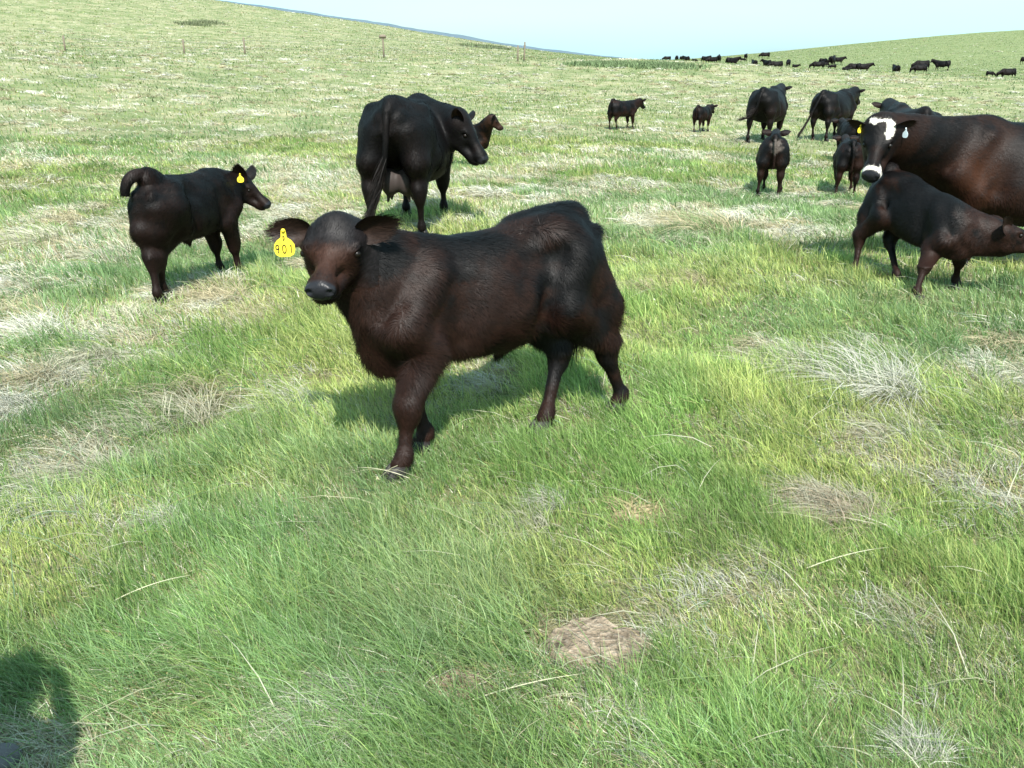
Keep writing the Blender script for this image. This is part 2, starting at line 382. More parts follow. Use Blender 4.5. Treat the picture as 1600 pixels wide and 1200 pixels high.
        S.cone(blade, pt, .068*H, .082*H, k*.8); S.cone(pt, el, .08*H, .078*H, k*.8); S.cone(el, kn+P(0, 0, .04), (.07 if kind == 'calf' else .08)*H*lg**.3, .048*H*lt, .04*H); S.cone(el+P(.03, 0, -.04), kn, .060*H*lt, .046*H*lt, .03*H)
        S.cone(kn+P(.006, 0, .02), kn+P(.004, 0, -.03), .047*H*lt, .043*H*lt, .03*H); S.cone(kn, fe, .034*H*lc, .028*H*lc, .03*H, .9)
        S.cone(fe+P(-.006, 0, .012), fe+P(0, 0, -.005), .035*H*lc, .034*H*lc, .03*H); S.cone(fe, fo+P(.018, 0, .06), .031*H*lc, .032*H*lc, .02*H)
        fo = foot[b]; d0 = fo-np.array([xh*H, s_*yh*H, 0])
        hipz = .86+hip; yb = .1 if kind == 'calf' else .13
        hj = P(xh+.07, s_*yb, hipz-.10); st = P(xh+.185, s_*(yh+.02), .60)+np.array([d0[0]*.3, d0[1]*.3, 0]); hk = P(xh-.04, s_*yh, .345)+np.array([d0[0]*.5, d0[1]*.7, d0[2]*.5])
        pin = P(xh-.07, s_*(yb-.015), hipz-.10); gb = P(xh-.05, s_*(yh-.01), .58)+np.array([d0[0]*.35, d0[1]*.35, 0]); fe = fo+P(-.014, 0, .09)
        S.cone(hj, st, .135*H, .095*H, k); S.cone(pin, gb, .085*H, .085*H, k); S.cone(hj, gb, .12*H, .085*H, k)
        S.cone(st, hk+P(.015, 0, .04), .098*H, .044*H*lt, .06*H); S.cone(gb, hk+P(0, 0, .05), .08*H, .038*H*lt, .05*H)
        S.cone(hk+P(-.022, 0, .04), hk+P(0, 0, -.04), .034*H*lt, .032*H*lt, .06*H); S.cone(hk+P(.004, 0, -.01), fe, .037*H*lc, .029*H*lc, .05*H, .85)
        S.cone(fe+P(-.006, 0, .012), fe+P(0, 0, -.005), .035*H*lc, .034*H*lc, .03*H); S.cone(fe, fo+P(.018, 0, .06), .031*H*lc, .032*H*lc, .02*H)
        # hook and pin bones
        S.ell(P(xh+.16, s_*(.12 if kind == 'calf' else .185), (.895 if kind == 'calf' else .905)+hip), (.07*H, .045*H, .03*H), .11*H)
        S.ell(P(xh-.12, s_*.075, .865+hip), (.035*H, .03*H, .035*H), .05*H)
        # hollows: flank, behind the shoulder, before the thigh, between neck and shoulder
        wy = (.20 if kind == 'calf' else .26)*wide
        S.ell(P(xh+.27, s_*(wy+.02), .86), (.085*H, .035*H, .06*H), .10*H, None, True)
        S.cone(P(xf-.17, s_*(wy+.02), .78), P(xf-.15, s_*(wy+.012), .56), .02*H, .03*H, .09*H, 1, True)
        S.cone(P(xh+.24, s_*(wy+.02), .72), P(xh+.27, s_*(wy-.0), .56), .018*H, .022*H, .08*H, 1, True)
        S.cone(P(xf+.10, s_*(wy-.03), .86), P(xf+.16, s_*(wy-.06), .70), .015*H, .02*H, .06*H, 1, True)
    # brisket
    S.ell(P(xf+.10, 0, .505 if kind == 'calf' else .48), (.105*H, .075*H, .10*H), .07*H)
    # neck
    n0, n1 = B['neck']; nb = P(xf+.02, 0, .77); thr = hp(.16, 0, -.42)
    S.cone(nb, hp(.1, 0, -.2), n0*H, n1*H, k, .85); S.cone(P(xf+.1, 0, .66), thr, .13*H, .085*H, k, .8)
    S.cone(P(xf-.12, 0, .86 if kind == 'calf' else .90), hp(.03, 0, -.15), (.078 if kind == 'calf' else .085)*H, (.078 if kind == 'calf' else .09)*H, k, .75); S.cone(P(xf+.15, 0, .56), hp(.25, 0, -.48), .055*H, .04*H, .05*H, .55)
    # head
    e = lambda c, r_, kk=.06, sub=False: S.ell(hp(*c), np.array([r_[0], r_[1]*hw, r_[2]])*L, kk*L, HM, sub)
    e((.15, 0, -.17), (.22, .185*cw, .20), .12); e((.33, 0, -.16), (.24, .175*cw, .16), .1)
    e((.03, 0, -.07), (.10, .13, .08), .08)
    S.cone(hp(.35, 0, -.155), hp(.84, 0, -.19), .13*L, .105*L, .08*L)
    e((.85, 0, -.235), (.15, .135, .145), .07); e((.93, 0, -.225), (.095, .125, .12), .05)
    e((.82, 0, -.375), (.13, .115, .085), .05)
    for s_ in (1, -1):
        S.cone(hp(.2, s_*.11, -.43), hp(.76, s_*.05, -.375), .115*L, .085*L, .08*L); e((.3, s_*.115*cw, -.3), (.2, .085, .17), .08)
        e((.345, s_*.165*cw, -.085), (.085, .05, .05), .06)
        e((.385, s_*.197*cw, -.135), (.062, .035, .042), .03, True)
        e((.97, s_*.085, -.20), (.07, .048, .065), .03)
        e((1.045, s_*.085, -.195), (.075, .030, .040), .02, True); S.cone(hp(1.0, s_*.10, -.195), hp(.985, s_*.135, -.235), .016*L, .010*L, .015*L, 1, True)
        S.cone(hp(1.005, s_*.0, -.335), hp(.74, s_*.19, -.325), .017*L, .014*L, .015*L, 1, True)
    if tail_pts is not None:
        tr = np.interp(np.linspace(0, 1, 26), [0, .15, .5, 1], tailR)*H*(1.15 if kind == 'calf' else 1)
        for i in range(0, 6): S.cone(tail_pts[i], tail_pts[i+1], tr[i], tr[i+1], .05*H)
    if udder:
        S.cone(P(xh+.2, 0, .5), P(xh+.16, 0, .46), .12*H, .1*H, .05*H)
    if sheath: S.cone(P(-.12, 0, .45), P(-.06, 0, .37), .04*H, .012*H, .05*H)
    Vb, Qb = S.mesh(); Vb = relax(Vb, Qb, 2, .5)
    N = normals(Vb, Qb)
    big = (noise3(Vb/H, 9, seed)-.5)*.012*H
    Vb = Vb+N*big[:, None]
    parts = [(Vb, Qb, None)]
    VV, QQ, TT = [Vb], [Qb], []; off = len(Vb); earmask = [np.zeros(len(Vb))]
    # tail and ears are sheets of the same mesh
    if tail_pts is not None:
        v, q, t = tube(tail_pts[3:], tr[3:], 10); VV.append(v); QQ.append(q+off); TT.append(t+off); off += len(v); earmask.append(np.zeros(len(v)))
    EL = (earL or (.19 if kind == 'calf' else .15))*H
    for s_, ed, eo in ((1, ears[0], earopen[0]), (-1, ears[1], earopen[1])):
        base = hp(.10, s_*(.175*cw-.01), -.065); D = unit(ed[0]*f+ed[1]*l+ed[2]*u); O = eo[0]*f+eo[1]*l+eo[2]*u; O = unit(O-D*(O@D)); W = np.cross(D, O)
        nu_, nv_ = 14, 11; pv = []
        for side in (0, 1):
            for i in range(nu_):
                a = i/(nu_-1); w = EL*(.36 if kind == 'calf' else .31)*(max(0, math.sin(math.pi*min(1, .16+.84*a)**.95))**.62)+EL*.006
                for j in range(nv_):
                    b = -1+2*j/(nv_-1); cup = .36*(1-a*.8)
                    th = b*1.25*(1-a*.35)+.0001
                    off_o = (abs(b)**2-.55)*w*cup*2.0
                    thick = (.035 if side else 0)*EL*(1-abs(b)**3)*(1-a*.6)
                    droop = -.10*EL*a*a
                    pv.append(base+D*(EL*a*(1-.04*b*b))+W*(b*w)+O*(off_o-thick)+u*droop*0)
        pv = np.array(pv); q = []
        for i in range(nu_-1):
            for j in range(nv_-1):
                a0 = i*nv_+j; q.append((a0, a0+1, a0+nv_+1, a0+nv_)); b0 = a0+nu_*nv_; q.append((b0, b0+nv_, b0+nv_+1, b0+1))
        VV.append(pv); QQ.append(np.array(q)+off); off += len(pv); earmask.append(np.concatenate([np.full(nu_*nv_, 1.), np.full(nu_*nv_, .35)]))
        if s_ == 1: earL_info = (base, D, O, W)
        else: earR_info = (base, D, O, W)
    V = np.concatenate(VV); Q = np.concatenate(QQ); T = np.concatenate(TT) if TT else None; em = np.concatenate(earmask)
    hc0 = V[:, 0]
    hc = (V-poll)@HM.T/L/np.array([1, hw, 1])                                  # head coordinates for the markings
    on_head = (np.abs(hc[:, 1]) < .36) & (hc[:, 0] > -.15) & (hc[:, 2] > -.6) & (hc[:, 0] < 1.15) & (hc[:, 2] < .2)
    pad = on_head*sstep(.90, .955, hc[:, 0]+np.maximum(0, -.1-hc[:, 2])*.1)*sstep(-.35, -.32, hc[:, 2])
    C = pig(V/H, hc, on_head, em, pad, rg) if pig else np.tile([.012, .009, .009], (len(V), 1))
    dropf = lambda X_: np.stack([X_[:, 0], X_[:, 1], X_[:, 2]-fdrop*H*sstep(-.35, .5, X_[:, 0]/H)*sstep(.25, .5, X_[:, 2]/H)], 1)
    if fdrop: V = dropf(V)
    body = mk('body', V, Q, T, M['hide'], root, C, pad)
    # eyes
    for s_ in (1, -1):
        v, q, t = ball(hp(.385, s_*(.197*cw-.025), -.135)-np.array([0, 0, fdrop*H]), .042*L, 12, 8); mk('eye', v, q, t, M['eye'], root)
    if hooves:
        for k_, p in foot.items():
            toe = unit(np.array([1, 0, 0])); vs, qs, ts = [], [], []; o_ = 0
            for s_ in (1, -1):
                ring = []
                for (zz, sc_, fx) in ((0, 1.0, .012), (.03, .9, .004), (.062, .72, -.008)):
                    for j in range(12):
                        w = 2*math.pi*j/12; rx = .062*sc_*(1.0+.25*math.cos(w)); ring.append(p+np.array([(fx+rx*math.cos(w)*.9)*H, (s_*.024*sc_+.022*sc_*math.sin(w))*H, zz*H]))
                ring += [p+np.array([.0, s_*.017*H, .07*H])]
                vs += ring
                for i in range(2):
                    for j in range(12): qs.append((o_+i*12+j, o_+i*12+(j+1) % 12, o_+(i+1)*12+(j+1) % 12, o_+(i+1)*12+j))
                for j in range(12): ts.append((o_+24+j, o_+24+(j+1) % 12, o_+36))
                o_ += 37
            mk('hoof', np.array(vs)+np.array([.012*H, 0, 0]), qs, ts, M['hoof'], root)
    if udder:
        U = SDF(P(xh-.1, -.2, .2), P(xh+.4, .2, .6), .012); c = P(xh+.13, 0, .44)
        for sx in (-1, 1):
            for sy in (-1, 1):
                q_ = c+P(sx*.055, sy*.06, -.02); U.ell(q_, np.array([.075, .072, .10])*H, .04*H); tp = q_+P(sx*.005, sy*.012, -.085); U.cone(tp, tp+P(0, sy*.008, -.055), .016*H, .011*H, .02*H)
        v, q = U.mesh(); mk('udder', relax(v, q, 1), q, None, M['udder'], root)
    # hair
    if fur:
        A = np.linalg.norm(np.cross(V[Q[:, 2]]-V[Q[:, 0]], V[Q[:, 3]]-V[Q[:, 1]]), axis=1)
        cen = V[Q].mean(1); ii = rg.choice(len(Q), fur, p=A/A.sum()); q = Q[ii]; NN = normals(V, Q)
        a = rg.random((fur, 1)); b = rg.random((fur, 1))
        bil = lambda X: (X[q[:, 0]]*(1-a)+X[q[:, 1]]*a)*(1-b)+(X[q[:, 3]]*(1-a)+X[q[:, 2]]*a)*b
        Pt = bil(V); Nn = bil(NN); Nn /= np.linalg.norm(Nn, axis=1)[:, None]+1e-9; Cc = bil(C); hcc = bil(hc); oh = bil(on_head[:, None]*1.)[:, 0]; pd = bil(pad[:, None])[:, 0]; eb = bil(em[:, None])[:, 0]
        z = Pt[:, 2]/H
        Dr = np.tile([-.75, 0, -.45], (fur, 1)); lowz = sstep(.55, .4, z)[:, None]; Dr = Dr*(1-lowz)+np.array([-.15, 0, -1.])*lowz
        toneck = (sstep(.42, .6, Pt[:, 0]/H)*(oh < .5))[:, None]; Dr = Dr*(1-toneck)+(-f*.5+np.array([-.3, 0, -.6]))*toneck
        Dr = np.where(oh[:, None] > .5, -f*1.0+u*.15, Dr); Dr = Dr*(1-(eb[:, None] > .2)) + (eb[:, None] > .2)*(l*np.sign(hcc[:, 1:2]))
        sw = (noise3(Pt/H, 11, 3)-.5)*3.4; Dr = Dr+np.stack([sw*0, sw*.5, sw*.5], 1)+rg.normal(0, .24, (fur, 3))
        Dr -= Nn*(Dr*Nn).sum(1)[:, None]; Dr /= np.linalg.norm(Dr, axis=1)[:, None]+1e-9
        lift = .20+.30*noise3(Pt/H, 20, 8)[:, None]
        Dr = Dr+Nn*lift; Dr /= np.linalg.norm(Dr, axis=1)[:, None]
        Ln = furL*(.020+.012*sstep(.62, .5, z)*sstep(.36, .44, z)+.010*sstep(.85, .95, z))*np.where(oh > .5, .55, 1)*(.5+.5*sstep(.28, .50, z))*np.where(eb > .2, .8, 1)*(.6+.7*rg.random(fur))
        keep = (pd < .15) & ~((oh > .5) & (np.abs(hcc[:, 0]-.385) < .07) & (np.abs(hcc[:, 2]+.135) < .05)) & (z > .06)
        clump = .45+1.3*noise3(Pt/H, 48, 4); Cc = Cc*clump[:, None]*(.7+.6*rg.random((fur, 1)))
        kk = keep; Gv = -Nn*.16+np.array([0, 0, -.12])
        v, qq, tt_, cc = strands(Pt[kk]-Nn[kk]*.0015, Dr[kk], Nn[kk], Ln[kk], np.full(kk.sum(), furW), Cc[kk], seg=2, G=Gv[kk])
        mk('coat', v, qq, tt_, M['hair'], root, cc)
    if switch and tail_pts is not None:
        e0 = tail_pts[-1]; dirn = unit(tail_pts[-1]-tail_pts[-4]); m = switch; t0 = rg.random(m)*.45
        idx = (25-(t0*25).astype(int)); Pt = tail_pts[idx]+rg.normal(0, .008*H, (m, 3)); D = dirn*.9+rg.normal(0, .13, (m, 3)); D /= np.linalg.norm(D, axis=1)[:, None]
        Nn = rg.normal(0, 1, (m, 3)); v, qq, tt_, cc = strands(Pt, D, Nn, (.10+.12*rg.random(m))*H, np.full(m, .003*max(1, h/.012)), np.tile([.010, .007, .006], (m, 1)), seg=2, G=np.tile([0, 0, -.25], (m, 1)))
        mk('tail_switch', v, qq, tt_, M['hair'], root, cc)
    root['_'] = 0; del root['_']
    return root, dict(hp=hp, f=f, l=l, u=u, L=L, earL=earL_info, earR=earR_info, EL=EL, foot=foot, loc=loc, locv=locv)

# pigment: natural coat colours by region of the body
def pig_base(black=(.0024, .0020, .0022), brown=(.013, .0052, .0033), amt=.5, face=None, blaze=False, patch=False, rust=False, seed=0):
    black = np.array(black); brown = np.array(brown)
    def fn(V, hc, oh, em, pad, rg):
        n = noise3(V, 4.5, seed)*.45+noise3(V, 11, seed+3)*.33+noise3(V, 30, seed+6)*.22
        low = sstep(.75, .45, V[:, 2])*.35+sstep(.25, .5, V[:, 0])*.25
        m = np.clip(sstep(.50, .72, n+low*.55)*amt*1.9, 0, 1)
        C = black*(1-m[:, None])+brown*m[:, None]
        if face is not None:
            b = oh*sstep(.40, .52, hc[:, 0]+(noise3(hc, 9, 4)-.5)*.12)*sstep(.90, .80, hc[:, 0])*sstep(-.36, -.22, hc[:, 2])*sstep(.19, .11, np.abs(hc[:, 1])); C = C*(1-b[:, None])+np.array(face)*b[:, None]
            fh = oh*sstep(.45, .3, hc[:, 0]); C = C*(1-fh[:, None])+np.array([.0085, .0072, .0078])*fh[:, None]
        if rust:
            rq = np.exp(-((V[:, 0]-.42)/.17)**2-((V[:, 2]-.66)/.2)**2)*np.clip(.3+1.4*noise3(V, 6, 3), 0, 1); rq = (rq*(oh < .5))[:, None]*.6; C = C*(1-rq)+np.array([.045, .0145, .005])*rq
        if patch:
            pq = sstep(.11, .07, np.hypot(V[:, 1]+.03, (V[:, 2]-.86)*.8)+(noise3(V, 24, 7)-.5)*.12)*sstep(-.40, -.5, V[:, 0])*.8; C = C*(1-pq[:, None])+np.array([.085, .07, .06])*pq[:, None]
        C = C*(1-(em > .5)[:, None])+np.array([.02, .011, .008])*(em > .5)[:, None]
        C = C*(1-pad[:, None])+np.array([.0145, .015, .018])*pad[:, None]
        if blaze:
            wob = (noise3(hc, 7, 2)-.5)*.30+(noise3(hc, 22, 3)-.5)*.12
            zz = oh*(hc[:, 2] > -.24)
            b = zz*sstep(.02, .05, hc[:, 0]+wob*.6)*sstep(.14, .11, hc[:, 0]+wob*.9-.13*sstep(.05, .14, hc[:, 1]))*(hc[:, 1] > -.16)*(hc[:, 1] < .2)*(1-(em > .2))
            C = C*(1-b[:, None])+np.array([.72, .68, .6])*b[:, None]
            ring = oh*sstep(.845, .865, hc[:, 0])*sstep(.93, .91, hc[:, 0])*sstep(-.3, -.26, hc[:, 2])
            side = oh*sstep(.76, .79, hc[:, 0])*sstep(.93, .9, hc[:, 0])*sstep(.1, .12, hc[:, 1])*sstep(-.42, -.38, hc[:, 2])
            rr = np.clip(ring+side, 0, 1); C = C*(1-rr[:, None])+np.array([.62, .58, .52])*rr[:, None]
        return C
    return fn
GLYPH = {'9': [[(.62, .62), (.5, .5), (.3, .5), (.2, .66), (.26, .86), (.45, .95), (.62, .85), (.64, .62), (.6, .3), (.5, .05)]],
         '0': [[(.45, .95), (.25, .8), (.2, .45), (.3, .12), (.48, .05), (.66, .2), (.72, .55), (.62, .85), (.45, .95)]],
         '1': [[(.35, .8), (.5, .95), (.5, .05)]], 'D': [[(.3, .05), (.3, .95), (.55, .85), (.66, .5), (.55, .15), (.3, .05)]],
         '6': [[(.6, .95), (.3, .65), (.22, .3), (.4, .05), (.62, .2), (.6, .45), (.35, .5)]]}
def strokes(parent, text, c, X, Y, Nn, size, w):
    vs = []; qs = []; o = 0; x0 = -len(text)*.5
    for i, chh in enumerate(text):
        for pl in GLYPH[chh]:
            p = np.array(pl); p = hermite(np.arange(len(p)), p, np.linspace(0, len(p)-1, 4*len(p))) if len(p) > 3 else p
            t = np.gradient(p, axis=0); t /= np.linalg.norm(t, axis=1)[:, None]+1e-9; nn = np.stack([-t[:, 1], t[:, 0]], 1)*w/size/2
            for a in range(len(p)):
                for s_ in (1, -1):
                    q = p[a]+nn[a]*s_; vs.append(c+X*((x0+i+q[0])*size*.78)+Y*((q[1]-.5)*size*1.1)+Nn)
            for a in range(len(p)-1): qs.append((o+2*a, o+2*a+1, o+2*a+3, o+2*a+2))
            o += 2*len(p)
    return mk('tag_number', np.array(vs), qs, None, M['ink'], parent, smooth=False)
def ear_tag(root, top, X, Y, size, mat, text=None, sub=None):
    """flat tag hanging from a stud: top = stud point, X right, Y up, in the body frame"""
    X = unit(X); Y = unit(Y-X*(Y@X)); N = np.cross(X, Y)
    out = [(-.10, .0), (-.13, -.3), (-.3, -.42), (-.43, -.6), (-.45, -.85), (-.38, -1.05), (-.2, -1.15), (.2, -1.15), (.38, -1.05), (.45, -.85), (.43, -.6), (.3, -.42), (.13, -.3), (.10, .0), (.06, .07), (-.06, .07)]
    n = len(out); V = []; th = .012*size
    for s_ in (1, -1):
        for (a, b) in out: V.append(top+X*(a*size)+Y*(b*size)+N*(s_*th))
    V += [top+Y*(-.7*size)+N*th*1.0, top+Y*(-.7*size)-N*th]
    T = []; Q = []
    for j in range(n):
        k = (j+1) % n; Q.append((j, n+j, n+k, k)); T.append((2*n, j, k)); T.append((2*n+1, n+k, n+j))
    o = mk('ear_tag', V, Q, T, mat, root, smooth=False)
    v, q, t = ball(top+N*th*2, size*.09, 10, 6); mk('stud', v, q, t, mat, o)
    if text: strokes(o, text, top+Y*(-.8*size), X, Y, N*(th+.0012), size*.36, size*.045)
    if sub: strokes(o, sub, top+Y*(-.33*size), X, Y, N*(th+.0012), size*.19, size*.035)
    return o

# ------------------------------------------------------------------ ground sheet
rr = np.concatenate([[0], np.linspace(.5, 14, 110), np.geomspace(14.2, 420, 300), np.geomspace(440, 9000, 25)])
aa = np.concatenate([np.linspace(-math.pi, -R(48), 60)[:-1], np.linspace(-R(48), R(48), 420), np.linspace(R(48), math.pi, 60)[1:]])
RR, AA = np.meshgrid(rr, aa, indexing='ij'); X = RR*np.sin(AA); Y = RR*np.cos(AA); Z = ground(X, Y)
nr, na = RR.shape; ii = (np.arange(nr-1)[:, None]*na+np.arange(na-1)[None]).ravel()
Qg = np.stack([ii, ii+na, ii+na+1, ii+1], 1)
gm = material('pasture', .95, .1, (.1, .1, .05), attr=False); n_ = gm.node_tree.nodes; l_ = gm.node_tree.links
tcn = n_.new('ShaderNodeTexCoord')
def nz_(scale, det, off=0, rough=.6):
    a = n_.new('ShaderNodeTexNoise'); a.inputs['Scale'].default_value = scale; a.inputs['Detail'].default_value = det; a.inputs['Roughness'].default_value = rough
    m_ = n_.new('ShaderNodeMapping'); m_.inputs['Location'].default_value = (off, off*2, 0); l_.new(tcn.outputs['Object'], m_.inputs[0]); l_.new(m_.outputs[0], a.inputs[0]); return a.outputs[0]
def ramp(src, a, ca, b, cb):
    r_ = n_.new('ShaderNodeValToRGB'); e = r_.color_ramp.elements; e[0].position = a; e[1].position = b; e[0].color = (*ca, 1); e[1].color = (*cb, 1); l_.new(src, r_.inputs[0]); return r_.outputs[0]
def mixc(f, a, b):
    m_ = n_.new('ShaderNodeMixRGB'); l_.new(f, m_.inputs[0]); l_.new(a, m_.inputs[1]); l_.new(b, m_.inputs[2]); return m_.outputs[0]
green = ramp(nz_(.9, 6), .3, (.105, .14, .055), .7, (.17, .20, .09)); straw_ = ramp(nz_(3, 5, 9), .3, (.25, .23, .13), .75, (.36, .34, .22))
f1 = ramp(nz_(.55, 8, 3, .72), .42, (0, 0, 0), .60, (.85, .85, .85)); wa = n_.new('ShaderNodeAttribute'); wa.attribute_name = 'wet'; mm = n_.new('ShaderNodeMixRGB'); mm.blend_type = 'MULTIPLY'; mm.inputs[0].default_value = 1; l_.new(f1, mm.inputs[1]); l_.new(wa.outputs['Fac'], mm.inputs[2])
colr = mixc(mm.outputs[0], green, straw_)
dirt = ramp(nz_(8, 6, 5), .3, (.08, .085, .035), .7, (.20, .185, .105))
geo = n_.new('ShaderNodeNewGeometry'); ln = n_.new('ShaderNodeVectorMath'); ln.operation = 'LENGTH'; l_.new(geo.outputs['Position'], ln.inputs[0])
mr = n_.new('ShaderNodeMapRange'); mr.inputs[1].default_value = 6; mr.inputs[2].default_value = 26; l_.new(ln.outputs['Value'], mr.inputs[0])
fin = mixc(mr.outputs[0], dirt, colr); l_.new(fin, n_['Principled BSDF'].inputs['Base Color'])
bp = n_.new('ShaderNodeBump'); bp.inputs['Strength'].default_value = .8; bp.inputs['Distance'].default_value = .15; l_.new(nz_(4, 7), bp.inputs['Height']); l_.new(bp.outputs[0], n_['Principled BSDF'].inputs['Normal'])
g = mk('pasture_ground', np.stack([X.ravel(), Y.ravel(), Z.ravel()], 1), Qg, None, gm, wet=(1-.75*sstep(74, 84, RR)*sstep(0, .12, AA)*(AA < 1.2)).ravel()); tag(g, kind='structure')

# ------------------------------------------------------------------ the cattle near the camera
W = at
# the dark brown calf in the middle, head turned to the camera
mid = hit(628, 742); mid2 = hit(905, 655)
main, mi = build_cattle('calf', (-.115, 3.62), (-.80, -.56), .93, 'calf',
    poll=W(524, 350, 3.27), face=(-.06, -.90, -.40), rl=.92, wide=.93, feet=dict(LF=('px', 628, 745), RF=('px', 662, 706), LH=('px', 966, 645), RH=('px', 850, 674)),
    tail=[(-.42, 0, .99), (-.51, 0, .985), (-.575, -.01, .90), (-.60, -.02, .75), (-.59, -.03, .55), (-.58, -.03, .42)], tailR=(.03, .028, .02, .014),
    h=.0075, pig=pig_base(amt=.75, face=(.030, .0135, .009), seed=4), fur=150000, furL=2.0, furW=.0020, legT=1.0, hip=.055,
    ears=((-.12, .95, .34), (-.02, -1, .06)), earopen=((.8, .7, .4), (.8, 0, .5)), switch=500, sheath=True, headL=.35, hw=1.3, cw=1.3, earL=.155)
tag(main, 'dark brown calf standing in front, facing the camera with a yellow tag numbered 901', 'calf')
b_, D_, O_, W_ = mi['earR']
camdir = mi['locv'](unit(V3(.66, -3.3, .55)))
tp = b_+D_*mi['EL']*.60+O_*.02+camdir*.03+V3(-.0, 0, .006)+mi['locv']((-.005, 0, 0))
Yv = mi['locv']((0, 0, 1)); Xv = unit(np.cross(Yv, camdir)); ear_tag(main, tp, Xv, Yv, .084, M['tag'], '901', 'D')

# calf on the left walking away, tail arched over its rump
c2, i2 = build_cattle('calf', (-2.27, 6.30), (.24, .97), .83, 'calf', headL=.345, poll=W(378, 276, 6.85), face=(.85, -.1, -.62),
    feet=dict(LH=('px', 250, 475), RH=('px', 258, 466), LF=('off', .1, 0), RF=('off', .12, 0)),
    tail=[(-.42, 0, .965), (-.52, .01, 1.0), (-.585, .03, 1.02), (-.65, .055, 1.0), (-.69, .075, .945), (-.70, .085, .87)], tailR=(.045, .044, .041, .030), wide=.86,
    h=.011, pig=pig_base(amt=.3, seed=9), fur=50000, furL=1.3, furW=.0028, hip=.0, earopen=((.2, 1, 0), (.2, -1, 0)), ears=((-.4, .9, .6), (-.5, -.5, .9)), sheath=True, legT=1.05)
tag(c2, 'black calf walking away on the left with its thick tail arched up', 'calf')
b_, D_, O_, W_ = i2['earR']
Yv = mi['locv']((0, 0, 1)); ear_tag(c2, b_+D_*i2['EL']*.45+i2['locv'](unit((2.3, -6.7, .6)))*.05, i2['locv'](unit((.94, .33, 0))), V3(0, 0, 1), .055, M['tag'], '60')

# big black cow seen from behind, head turned right
c3, i3 = build_cattle('cow', (-.99, 8.95), (.09, .99), 1.26, 'cow', poll=W(722, 180, 8.95), face=(.60, -.25, -.75),
    feet=dict(LF=('off', 0, .0), RF=('off', .02, -.02), RH=('off', .05, 0), LH=('off', -.02, .02)),
    tail=[(-.58, 0, .96), (-.69, 0, .955), (-.755, .01, .87), (-.775, .02, .70), (-.77, .05, .5), (-.78, .1, .34), (-.80, .15, .24)],
    h=.015, pig=pig_base(amt=.12, seed=12), fur=60000, furL=1.5, furW=.0035, earopen=((.3, 1, 0), (.3, -1, 0)), ears=((-.4, .9, .3), (-.5, -.8, .7)), switch=900, udder=True, hip=.02)
tag(c3, 'large black cow seen from behind with a pale udder, head turned right', 'cow')

# brown calf mostly hidden beyond that cow's head
c4, i4 = build_cattle('calf', (-.76, 14.2), (.96, .2), .66, 'calf', poll=W(770, 180, 14.0), face=(.75, 0, -.65), h=.018,
    tail=[(-.5, 0, 1.03), (-.60, 0, 1.02), (-.68, -.01, .92), (-.70, -.02, .75), (-.68, -.03, .5)], pig=pig_base(amt=1.0, brown=(.022, .010, .006), seed=21), fur=6000, furW=.007)
tag(c4, 'brown calf almost hidden beyond the head of the large black cow', 'calf')

def simple(px, py, head, H, kind, label, seed, dist=None, group=None, **kw):
    p = hit(px, py) if dist is None else W(px, py, dist)
    r, i = build_cattle('cow' if kind == 'cow' else 'calf', (p[0], p[1]), head, H, kind, h=kw.pop('h', .02), seed=seed, **kw)
    tag(r, label, 'cow' if kind == 'cow' else 'calf', group); return r, i
TAILC = [(-.58, 0, .96), (-.69, 0, .955), (-.755, .01, .87), (-.775, .02, .72), (-.77, .03, .5), (-.78, .04, .34)]
TAILK = [(-.5, 0, 1.0), (-.60, 0, .99), (-.68, -.01, .9), (-.70, -.02, .75), (-.69, -.02, .5)]
def upc(f): return f
simple(972, 202, (.74, .67), .72, 'calf', 'small dark calf with a pale blue tag, farther left of the two distant calves', 31, tail=TAILK, pig=pig_base(amt=.5, seed=31), fur=5000, furW=.010, h=.022,
       feet=dict(LF=('off', .0, .0), RF=('off', .06, 0), LH=('off', -.05, 0), RH=('off', .06, 0)), hip=.02)
r, i5 = simple(1096, 206, (.55, .83), .64, 'calf', 'small dark calf standing alone, farther right of the two distant calves', 32, tail=TAILK, pig=pig_base(amt=.5, seed=33), fur=5000, furW=.010, h=.022, hip=.01)
simple(1196, 222, (.45, .89), 1.24, 'cow', 'black cow walking away behind the light-rumped calf', 35, tail=[(-.58, 0, .96), (-.69, 0, .95), (-.765, .02, .83), (-.78, .06, .66), (-.82, .16, .50), (-.86, .27, .47)],
       pig=pig_base(amt=.2, seed=36), fur=9000, furW=.009, h=.02, switch=200, feet=dict(LF=('off', .08, .02), RF=('off', -.05, 0), LH=('off', -.06, 0.03), RH=('off', .08, 0)), wide=1.1)
simple(1298, 218, (.66, .75), 1.2, 'cow', 'black cow with its tail swung out, beside the path of the white-faced cow', 37,
       tail=[(-.58, 0, .96), (-.69, 0, .95), (-.78, .03, .80), (-.85, .10, .58), (-.93, .18, .35), (-1.0, .24, .2)],
       pig=pig_base(amt=.25, seed=38), fur=9000, furW=.009, h=.02, switch=300, feet=dict(LF=('off', .08, 0), RF=('off', -.02, 0), LH=('off', .05, 0), RH=('off', -.08, 0)))
simple(1203, 303, (.28, .96), .77, 'calf', 'calf seen from behind with a pale muddy patch on its rump', 41, tail=TAILK, pig=pig_base(patch=True, amt=.45, seed=42), fur=12000, furW=.006, h=.014, hip=.01, wide=1.15,
       feet=dict(LF=('off', 0, 0), RF=('off', .05, -.05), LH=('off', -.05, .06), RH=('off', .05, -.0)))
